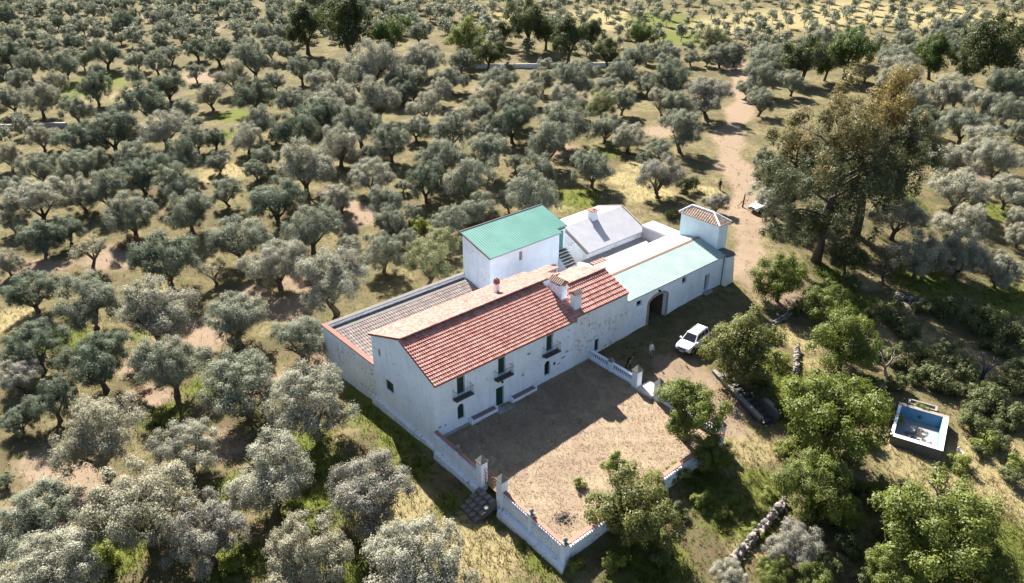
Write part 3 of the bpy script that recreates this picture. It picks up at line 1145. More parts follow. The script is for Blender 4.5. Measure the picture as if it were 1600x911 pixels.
def courtyard_walls():
    T = Thing('courtyard_wall', 0, -3.3, -1.6, 'white balustraded wall running from the farmhouse corner to the iron gate', 'wall')
    balustrade(T, (-.05, -.05), (-.05, -6.25), 'terracotta', 'wall_white', .42, .98, -2.2, th=.3)
    pillar(T, -.05, -3.3, court_z(0, -3.3), .42, 1.05, True)
    pillar(T, -.05, -6.6, court_z(0, -6.6), .68, 2.1, False)
    B = MB()
    B.hexa([(-.75, -.4, -2.3), (-.22, -.4, -2.3), (-.22, -6.9, -2.6), (-.75, -6.9, -2.6)], [(-.62, -.4, -.95), (-.22, -.4, -.9), (-.22, -6.9, -1.15), (-.62, -6.9, -1.2)])
    T.part('footing', B, 'wall_worn')
    T = Thing('courtyard_wall', 0, -12.8, -1.8, 'white balustraded wall running from the iron gate to the outer corner pillar', 'wall')
    balustrade(T, (-.05, -9.55), (-.05, -16.6), 'terracotta', 'wall_worn', .42, .98, -3.0, th=.3)
    pillar(T, -.05, -9.2, court_z(0, -9.2), .68, 2.0, False)
    pillar(T, -.05, -12.8, court_z(0, -12.8), .42, 1.1, True)
    pillar(T, -.05, -16.6, court_z(0, -16.6), .5, 1.15, True)
    B = MB()
    B.hexa([(-.95, -9.4, -2.6), (-.22, -9.4, -2.6), (-.22, -16.9, -3.3), (-.95, -17.1, -3.3)], [(-.72, -9.4, -1.3), (-.22, -9.4, -1.25), (-.22, -16.9, -1.75), (-.72, -17.1, -1.8)])
    T.part('footing', B, 'wall_worn')
    T = Thing('courtyard_wall', 10, -16.8, -1.8, 'worn white balustraded wall half hidden by bushes along the front of the courtyard', 'wall')
    balustrade(T, (.25, -16.6), (8.2, -16.75), 'terracotta', 'wall_worn', .5, .98, -3.0)
    balustrade(T, (8.6, -16.75), (19.3, -16.9), 'terracotta', 'wall_worn', .5, .98, -2.6)
    pillar(T, 8.4, -16.75, court_z(8.4, -16.75), .42, 1.1, True)
    T = Thing('courtyard_wall', 19.8, -3, 0, 'white balustrade running from the facade to the yard gateway', 'wall')
    balustrade(T, (19.8, -.05), (19.8, -6.05), 'wall_white', 'wall_white', .2, 1.08, -1.2, th=.28)
    pillar(T, 19.8, -3.0, court_z(19.8, -3), .42, 1.2, False)
    pillar(T, 19.8, -6.4, court_z(19.8, -6.4), .7, 1.85, False)
    T = Thing('courtyard_wall', 19.8, -13, 0, 'crumbling white balustrade beyond the yard gateway ending in a lone pillar', 'wall')
    balustrade(T, (19.8, -9.6), (19.8, -16.2), 'stone', 'wall_worn', .35, .95, -1.6)
    pillar(T, 19.8, -9.2, court_z(19.8, -9.2), .7, 1.8, False, 'wall_worn')
    pillar(T, 19.8, -16.5, court_z(19.8, -16.5), .5, 1.25, False, 'wall_worn')
    # iron gate between the two tall pillars
    T = Thing('iron_gate', 0, -7.9, -.5, 'rusty iron gate with curved rails between two capped pillars', 'gate')
    zc = court_z(0, -7.9)
    for s, v0, v1 in ((1, -6.98, -7.86), (-1, -8.82, -7.94)):
        B = MB()
        for v in (v0, v1):
            B.tube([(0, v, zc + .05), (0, v, zc + (1.55 if v == v0 else 1.25))], .03, 6)
        lf = T.part('gate_leaf', B, 'iron_rust')
        for k in range(5):
            z0 = zc + .15 + .33 * k
            q = MB()
            q.tube([(0, v0 + (v1 - v0) * t / 6, z0 + (.12 * k / 4) * math.cos(math.pi * t / 6) + .03 * k * (1 - t / 6)) for t in range(7)], .022, 5)
            T.part('rail', q, 'iron_rust', lf)
        for k in range(1, 5):
            q = MB()
            v = v0 + (v1 - v0) * k / 5
            q.tube([(0, v, zc + .08), (0, v, zc + 1.45 - .06 * k)], .012, 4)
            T.part('bar', q, 'iron_rust', lf)
    # stone steps outside the iron gate
    T = Thing('gate_steps', -1.2, -8, -1.7, 'rough dark stone steps below the rusty iron gate', 'steps')
    rg = random.Random(3)
    for i in range(4):
        x1 = -.4 - .55 * i
        n = 4
        for k in range(n):
            B = MB()
            v0 = -9.0 + 2.3 * k / n
            z = -.75 - .3 * i + rg.uniform(-.04, .04)
            jx = rg.uniform(-.06, .06)
            B.hexa([(x1 - .62 + jx, v0 + .03, z - .9), (x1 - .02, v0 + .03, z - .9), (x1 - .02, v0 + .55, z - .9), (x1 - .62 + jx, v0 + .55, z - .9)],
                   [(x1 - .58 + jx, v0 + .05, z), (x1 - .05, v0 + .05, z + .03), (x1 - .05, v0 + .53, z), (x1 - .58 + jx, v0 + .53, z - .02)])
            T.part('stone', B, 'stone_dark')
    # yard gateway: threshold and fallen leaf
    T = Thing('gateway_threshold', 19.8, -7.8, -.3, 'pale concrete threshold between the yard gateway pillars', 'threshold')
    B = MB()
    B.box(19.2, 21.3, -8.85, -6.75, -.5, .26)
    T.part('slab', B, 'concrete')
    T = Thing('gate_leaf', 20.6, -8.7, .2, 'weathered white gate leaf swung open against the crumbling balustrade pillar', 'gate')
    B = MB()
    B.hexa([(20.2, -8.83, .28), (20.26, -8.78, .28), (21.35, -8.05, .28), (21.3, -8.1, .28)], [(20.2, -8.83, 1.5), (20.26, -8.78, 1.5), (21.35, -8.05, 1.35), (21.3, -8.1, 1.35)])
    T.part('panel', B, 'white_paint')
    B = MB()
    for z in (.45, .9, 1.3):
        B.tube([(20.2, -8.88, z), (21.3, -8.15, z)], .025, 5)
    T.part('rail', B, 'iron_rust')


courtyard_walls()
# ------------------------------------------------------------------ ground cover map (world x, y, radius): bare earth, green grass, dry straw
EARTH = [(17.7, 65.5, 4), (19.1, 61.6, 2.5), (17.2, 68.1, 3), (20.4, 61.6, 2.5), (20.6, 58.9, 1.5), (-54.9, 99.3, 5), (-64.0, 95.3, 4), (-27.7, 85.2, 4), (-27.7, 91.7, 3), (-24.9, 111.8, 4), (-72.6, 192.1, 6), (0.0, 171.8, 5), (-10.5, 160.3, 4), (-37.6, 66.5, 3), (-41.1, 56.5, 4), (-33.2, 87.3, 4), (-37.4, 78.8, 5), (14.0, 171.7, 4), (66.6, 188.3, 4), (-19.8, 73.2, 3), (-121.3, 233.6, 6), (-117.1, 257.3, 6), (-89.3, 242.9, 5), (-5.7, 177.4, 4), (-23.0, 109.4, 4), (9.1, 135.5, 4), (-39.9, 74.0, 4), (27.8, 145.2, 4), (-77.4, 192.5, 5), (64.3, 204.2, 4), (75.9, 123.7, 4), (-20.1, 163.2, 4), (-25.6, 68.6, 3), (-27.4, 57.8, 3), (-39.0, 51.3, 5), (47.7, 81.4, 2)]
GREEN = [(-12.6, 62.8, 4), (-9.6, 58.8, 3.5), (-15.1, 66.3, 3), (-8.5, 54.3, 2), (-31.6, 44.4, 4), (-21.3, 43.5, 3), (-34.9, 63.2, 3), (-22.1, 58.4, 3), (-15.5, 49.6, 4), (-18.1, 71.7, 3), (-99.0, 188.8, 9), (-103.6, 179.4, 9), (-10.3, 106.2, 3), (9.8, 113.2, 5), (59.0, 109.5, 4), (52.0, 87.4, 5), (60.3, 83.4, 5), (40.2, 88.2, 3), (27.9, 66.0, 4), (39.5, 46.2, 4), (-2.2, 50.9, 2), (2.5, 44.6, 2), (20.9, 51.9, 3), (18.6, 49.0, 4), (45.7, 255.4, 14), (47.0, 229.8, 10), (-58.4, 161.3, 5), (-55.8, 148.9, 4), (15.7, 133.3, 4), (-51.2, 174.8, 4), (27.1, 70.3, 3), (40.5, 82.4, 4), (67.8, 131.9, 4), (10.8, 43.1, 4), (-24.1, 51.4, 3), (-18.9, 57.3, 3), (-16.9, 53.7, 3), (-13.1, 42.9, 3), (-5.4, 49.7, 1.5), (-31.7, 68.7, 3), (-42.2, 79.6, 3), (-52.0, 78.0, 4), (27.9, 62.0, 4), (17.0, 51.9, 3), (72.5, 109.2, 4), (58.9, 113.7, 4), (-0.5, 48.4, 1.5), (1.5, 45.8, 1.5)]
STRAW = [(18.2, 54.8, 4), (19.3, 51.9, 4), (21.5, 56.4, 3), (31.7, 74.1, 3), (31.2, 68.3, 3), (37.5, 55.5, 5), (39.7, 51.7, 6), (41.3, 49.6, 5), (-5.1, 45.6, 5), (-8.6, 49.6, 3), (-7.3, 47.6, 4), (-2.0, 45.0, 4), (7.7, 110.8, 3), (20.8, 114.9, 5), (18.6, 120.7, 4), (42.6, 74.7, 5), (48.2, 71.4, 4), (50.0, 67.0, 5), (113.0, 265.1, 25), (138.8, 255.0, 25), (89.4, 255.6, 20), (61.6, 246.4, 15), (4.0, 255.0, 15), (29.8, 255.2, 20), (-86.6, 177.5, 6), (-99.3, 176.5, 6), (-64.2, 132.7, 4), (-49.4, 128.8, 5), (-60.2, 82.2, 4), (-45.8, 88.7, 3), (72.0, 116.0, 4), (90.9, 143.6, 4), (78.1, 121.7, 4), (19.5, 46.4, 3), (22.5, 126.3, 4), (29.6, 114.2, 3), (43.7, 87.0, 2.5), (30.2, 81.5, 2), (45.0, 73.6, 4), (44.1, 55.8, 5)]
TRACK = [(67.3, 246.5), (63.2, 229.8), (58.6, 211.1), (54.9, 194.6), (50.9, 171.3), (43.8, 151.5), (39.4, 141.1), (37.8, 131.8), (36.4, 117.9), (33.9, 106.4), (32.5, 99.7), (31.2, 93.7), (30.4, 87.6), (30.9, 84.2), (32.6, 81.3)]


def cover(x, y):
    x = np.asarray(x, float)
    y = np.asarray(y, float)
    out = []
    wob = 1 + .35 * np.sin(.9 * x + 1.3 * np.sin(.7 * y)) * np.cos(.8 * y + np.sin(.6 * x))
    for lst in (GREEN, EARTH, STRAW):
        a = np.zeros(np.broadcast(x, y).shape)
        for bx, by, r in lst:
            if r < 8:
                d2 = ((x - bx) ** 2 + (y - by) ** 2) * wob / (r * r)
            else:
                d2 = ((x - bx) ** 2 + (y - by) ** 2) / (r * r)
            a = np.maximum(a, np.exp(-d2 * 1.1))
        if lst is EARTH:
            for p, q in zip(TRACK, TRACK[1:]):
                s_, t_, L_ = seg_coords(x, y, np.array(p), np.array(q))
                d = np.hypot(t_, np.maximum(0, np.maximum(-s_, s_ - L_)))
                a = np.maximum(a, np.exp(-(d / (2.6 + .9 * np.sin(.31 * y + .2 * x))) ** 2 * wob))
        out.append(np.clip(a, 0, 1))
    return out


def axis(parts):
    r = []
    for a, b, s in parts:
        n = max(1, round((b - a) / s))
        r += [a + (b - a) * i / n for i in range(n)]
    r.append(parts[-1][1])
    return np.array(r)


def grid_mesh(name, X, Y, Z):
    ny, nx = X.shape
    co = np.stack([X, Y, Z], -1).reshape(-1, 3).astype(np.float32)
    i = np.arange((ny - 1) * (nx - 1))
    r, c = i // (nx - 1), i % (nx - 1)
    q = np.stack([r * nx + c, r * nx + c + 1, (r + 1) * nx + c + 1, (r + 1) * nx + c], -1)
    return np_mesh(name, co, q)


def np_mesh(name, co, quads):
    me = bpy.data.meshes.new(name)
    n, k = quads.shape
    me.vertices.add(len(co))
    me.vertices.foreach_set('co', np.ascontiguousarray(co, np.float32).ravel())
    me.loops.add(n * k)
    me.loops.foreach_set('vertex_index', quads.astype(np.int32).ravel())
    me.polygons.add(n)
    me.polygons.foreach_set('loop_start', np.arange(0, n * k, k, dtype=np.int32))
    me.update(calc_edges=True)
    return me


def build_ground():
    us = axis([(-1500, -400, 220), (-400, -120, 20), (-120, -45, 3), (-45, 70, .6), (70, 140, 2.5), (140, 400, 15), (400, 1500, 220)])
    vs = axis([(-1000, -200, 200), (-200, -60, 15), (-60, -32, 1.6), (-32, 45, .6), (45, 140, 2.2), (140, 420, 8), (420, 1500, 180)])
    U, V = np.meshgrid(us, vs)
    X = P0[0] + CA * U - SA * V
    Y = P0[1] + SA * U + CA * V
    me = grid_mesh('ground', X, Y, ground_z(X, Y))
    me.polygons.foreach_set('use_smooth', [True] * len(me.polygons))
    g, e, s = cover(X.ravel(), Y.ravel())
    at = me.attributes.new('cover', 'FLOAT_COLOR', 'POINT')
    at.data.foreach_set('color', np.stack([g, e, s, np.ones_like(g)], -1).astype(np.float32).ravel())
    b = NB('ground')
    sep = b.n('ShaderNodeSeparateColor')
    b.l(b.attr('cover', 'Color'), sep.inputs[0])
    n1, n2, n3 = b.noise(.22, 5, .6), b.noise(1.1, 6, .65, dist=.4), b.noise(6, 5, .7)
    base = b.mix(b.ramp(n1, [(.38, (0, 0, 0)), (.62, (1, 1, 1))]), (.105, .078, .048), (.19, .150, .082))
    base = b.mix(b.ramp(n2, [(.45, (0, 0, 0)), (.62, (1, 1, 1))]), base, (.085, .092, .034))

    def m(ch, lo=.30, hi=.62):
        a = b.math('MULTIPLY', sep.outputs[ch], b.math('ADD', b.math('MULTIPLY', n2, 1.9), .05))
        return b.ramp(a, [(lo, (0, 0, 0)), (hi, (1, 1, 1))])
    st = b.mix(n3, (.225, .180, .088), (.33, .275, .145))
    st = b.mix(b.ramp(n2, [(.5, (0, 0, 0)), (.7, (1, 1, 1))]), st, (.15, .14, .042))
    gr = b.mix(n3, (.068, .086, .017), (.145, .155, .036))
    er = b.mix(n3, (.175, .122, .082), (.30, .228, .160))
    c = b.mix(m(2), base, st)
    c = b.mix(m(0), c, gr)
    c = b.mix(m(1), c, er)
    fine = b.noise(17, 4, .7)
    c = b.mix(b.math('MULTIPLY', b.ramp(fine, [(.4, (0, 0, 0)), (.7, (1, 1, 1))]), .4), c, b.mix(.5, c, (.10, .08, .04)))
    me.materials.append(b.principled(c, .95, b.math('ADD', fine, n2), .7, .12, spec=.05))
    o = bpy.data.objects.new('ground', me)
    COL.objects.link(o)
    tag(o, kind='structure')

    # courtyard earth
    us = axis([(-.0, 19.72, .3)])
    vs = axis([(-16.72, -.0, .3)])
    U, V = np.meshgrid(us, vs)
    Z = court_z(U, V) + .03 * np.sin(2.1 * U + V) * np.sin(1.7 * V) + .015 * np.sin(5 * U - 3 * V)
    X = P0[0] + CA * U - SA * V
    Y = P0[1] + SA * U + CA * V
    me = grid_mesh('courtyard', X, Y, Z)
    me.polygons.foreach_set('use_smooth', [True] * len(me.polygons))
    b = NB('courtyard')
    n1, n2, n3 = b.noise(.5, 5, .6), b.noise(2.6, 6, .7, dist=.8), b.noise(15, 5, .7, vec=b.scaled(1, 1.6, 1))
    c = b.mix(b.ramp(n1, [(.35, (0, 0, 0)), (.65, (1, 1, 1))]), (.255, .188, .138), (.205, .148, .106))
    c = b.mix(b.math('MULTIPLY', b.ramp(n2, [(.46, (0, 0, 0)), (.66, (1, 1, 1))]), .6), c, (.185, .135, .075))
    c = b.mix(b.math('MULTIPLY', b.ramp(n3, [(.45, (0, 0, 0)), (.75, (1, 1, 1))]), .5), c, (.345, .265, .185))
    c = b.mix(b.math('MULTIPLY', b.ramp(b.noise(.28, 4, .6, dist=1.0), [(.42, (0, 0, 0)), (.6, (1, 1, 1))]), .55), c, (.31, .255, .165))
    c = b.mix(b.math('MULTIPLY', b.ramp(b.noise(5, 5, .7, dist=.6), [(.52, (0, 0, 0)), (.68, (1, 1, 1))]), .45), c, (.15, .115, .075))
    me.materials.append(b.principled(c, .95, b.math('ADD', n3, n2), .6, .06, spec=.05))
    o = bpy.data.objects.new('courtyard', me)
    COL.objects.link(o)
    tag(o, kind='structure')


build_ground()


def scatter_grass():
    rg = np.random.RandomState(7)
    pts = []
    N = 125000
    # denser towards the viewer
    y = 34 + (150 - 34) * rg.rand(N) ** 1.7
    x = (rg.rand(N) * 2 - 1) * (y * .60 + 22)
    u, v = w2uv(x, y)
    ok = ~((u > -.8) & (u < 20.2) & (v > -17.2) & (v < 20.3)) & ~((u > 20) & (u < 47.5) & (v > -.6) & (v < 23.5))
    s, t, L = seg_coords(x, y, ST_A, ST_B)
    ok &= ~((np.abs(t) < 1.5) & (s > -.5) & (s < L + .5))
    tx, ty = x - TANK[0], y - TANK[1]
    ok &= (np.abs(tx * .857 - ty * .515) > 2.6) | (np.abs(tx * .515 + ty * .857) > 3.4)
    g, e, st = cover(x, y)
    keep = rg.rand(N) < np.clip(.40 + .6 * g + .45 * st - .40 * e, .14, 1)
    ok &= keep
    x, y, g, e, st = x[ok], y[ok], g[ok], e[ok], st[ok]
    n = len(x)
    z = ground_z(x, y) - .03
    h = rg.uniform(.12, .34, n) * (1 + .9 * g * rg.rand(n)) * np.where(rg.rand(n) < .05, 1.8, 1)
    B = 5
    ang = rg.rand(n, B) * 6.283
    lean = rg.uniform(.25, 1.0, (n, B))
    r0 = rg.uniform(.02, .16, (n, B))
    bx = x[:, None] + np.cos(ang) * r0
    by = y[:, None] + np.sin(ang) * r0
    hh = h[:, None] * rg.uniform(.6, 1.1, (n, B))
    wd = .022 + .022 * rg.rand(n, B)
    px, py = -np.sin(ang) * wd, np.cos(ang) * wd
    zz = np.repeat(z[:, None], B, 1)
    co = np.stack([np.stack([bx - px, by - py, zz], -1), np.stack([bx + px, by + py, zz], -1),
                   np.stack([bx + np.cos(ang) * lean * hh, by + np.sin(ang) * lean * hh, zz + hh], -1)], 2).reshape(-1, 3)
    tri = np.arange(len(co)).reshape(-1, 3)
    # flattened straw on the courtyard floor
    nc = 9000
    uc, vc = rg.rand(nc) * 19.2 + .3, -rg.rand(nc) * 16.2 - .3
    xc, yc = P0[0] + CA * uc - SA * vc, P0[1] + SA * uc + CA * vc
    zc = court_z(uc, vc) + .01
    an = rg.rand(nc) * 6.283
    ln = rg.uniform(.12, .38, nc)
    ww = rg.uniform(.012, .03, nc)
    c3 = np.stack([np.stack([xc - np.sin(an) * ww, yc + np.cos(an) * ww, zc], -1), np.stack([xc + np.sin(an) * ww, yc - np.cos(an) * ww, zc], -1),
                   np.stack([xc + np.cos(an) * ln, yc + np.sin(an) * ln, zc + rg.uniform(.03, .12, nc)], -1)], 1).reshape(-1, 3)
    ntuft = len(co) // 3
    co = np.concatenate([co, c3])
    tri = np.arange(len(co)).reshape(-1, 3)
    me = np_mesh('grass', co, tri)
    k = np.clip(g * 1.1 + rg.normal(.12, .22, n) - .5 * st, 0, 1)[:, None]
    dry = np.array([.27, .222, .118]) * rg.uniform(.65, 1.1, (n, 1))
    grn = np.array([.10, .125, .024]) * rg.uniform(.6, 1.25, (n, 1))
    col = dry * (1 - k) + grn * k
    col = np.concatenate([col, np.ones((n, 1))], 1)
    at = me.attributes.new('blade', 'FLOAT_COLOR', 'FACE')
    cc = np.concatenate([np.array([.36, .28, .18]) * rg.uniform(.55, 1.15, (nc, 1)), np.ones((nc, 1))], 1)
    at.data.foreach_set('color', np.concatenate([np.repeat(col, B, 0), cc]).astype(np.float32).ravel())
    b = NB('grass')
    a = b.attr('blade', 'Color')
    d = b.n('ShaderNodeBsdfDiffuse')
    tr = b.n('ShaderNodeBsdfTranslucent')
    mx = b.n('ShaderNodeMixShader')
    mx.inputs[0].default_value = .55
    b.l(a, d.inputs[0])
    b.l(a, tr.inputs[0])
    b.l(d.outputs[0], mx.inputs[1])
    b.l(tr.outputs[0], mx.inputs[2])
    b.l(mx.outputs[0], b.out.inputs[0])
    me.materials.append(b.m)
    o = bpy.data.objects.new('grass', me)
    COL.objects.link(o)
    tag(o, 'tufts of dry and green grass over the open ground', 'grass', kind='stuff')


scatter_grass()
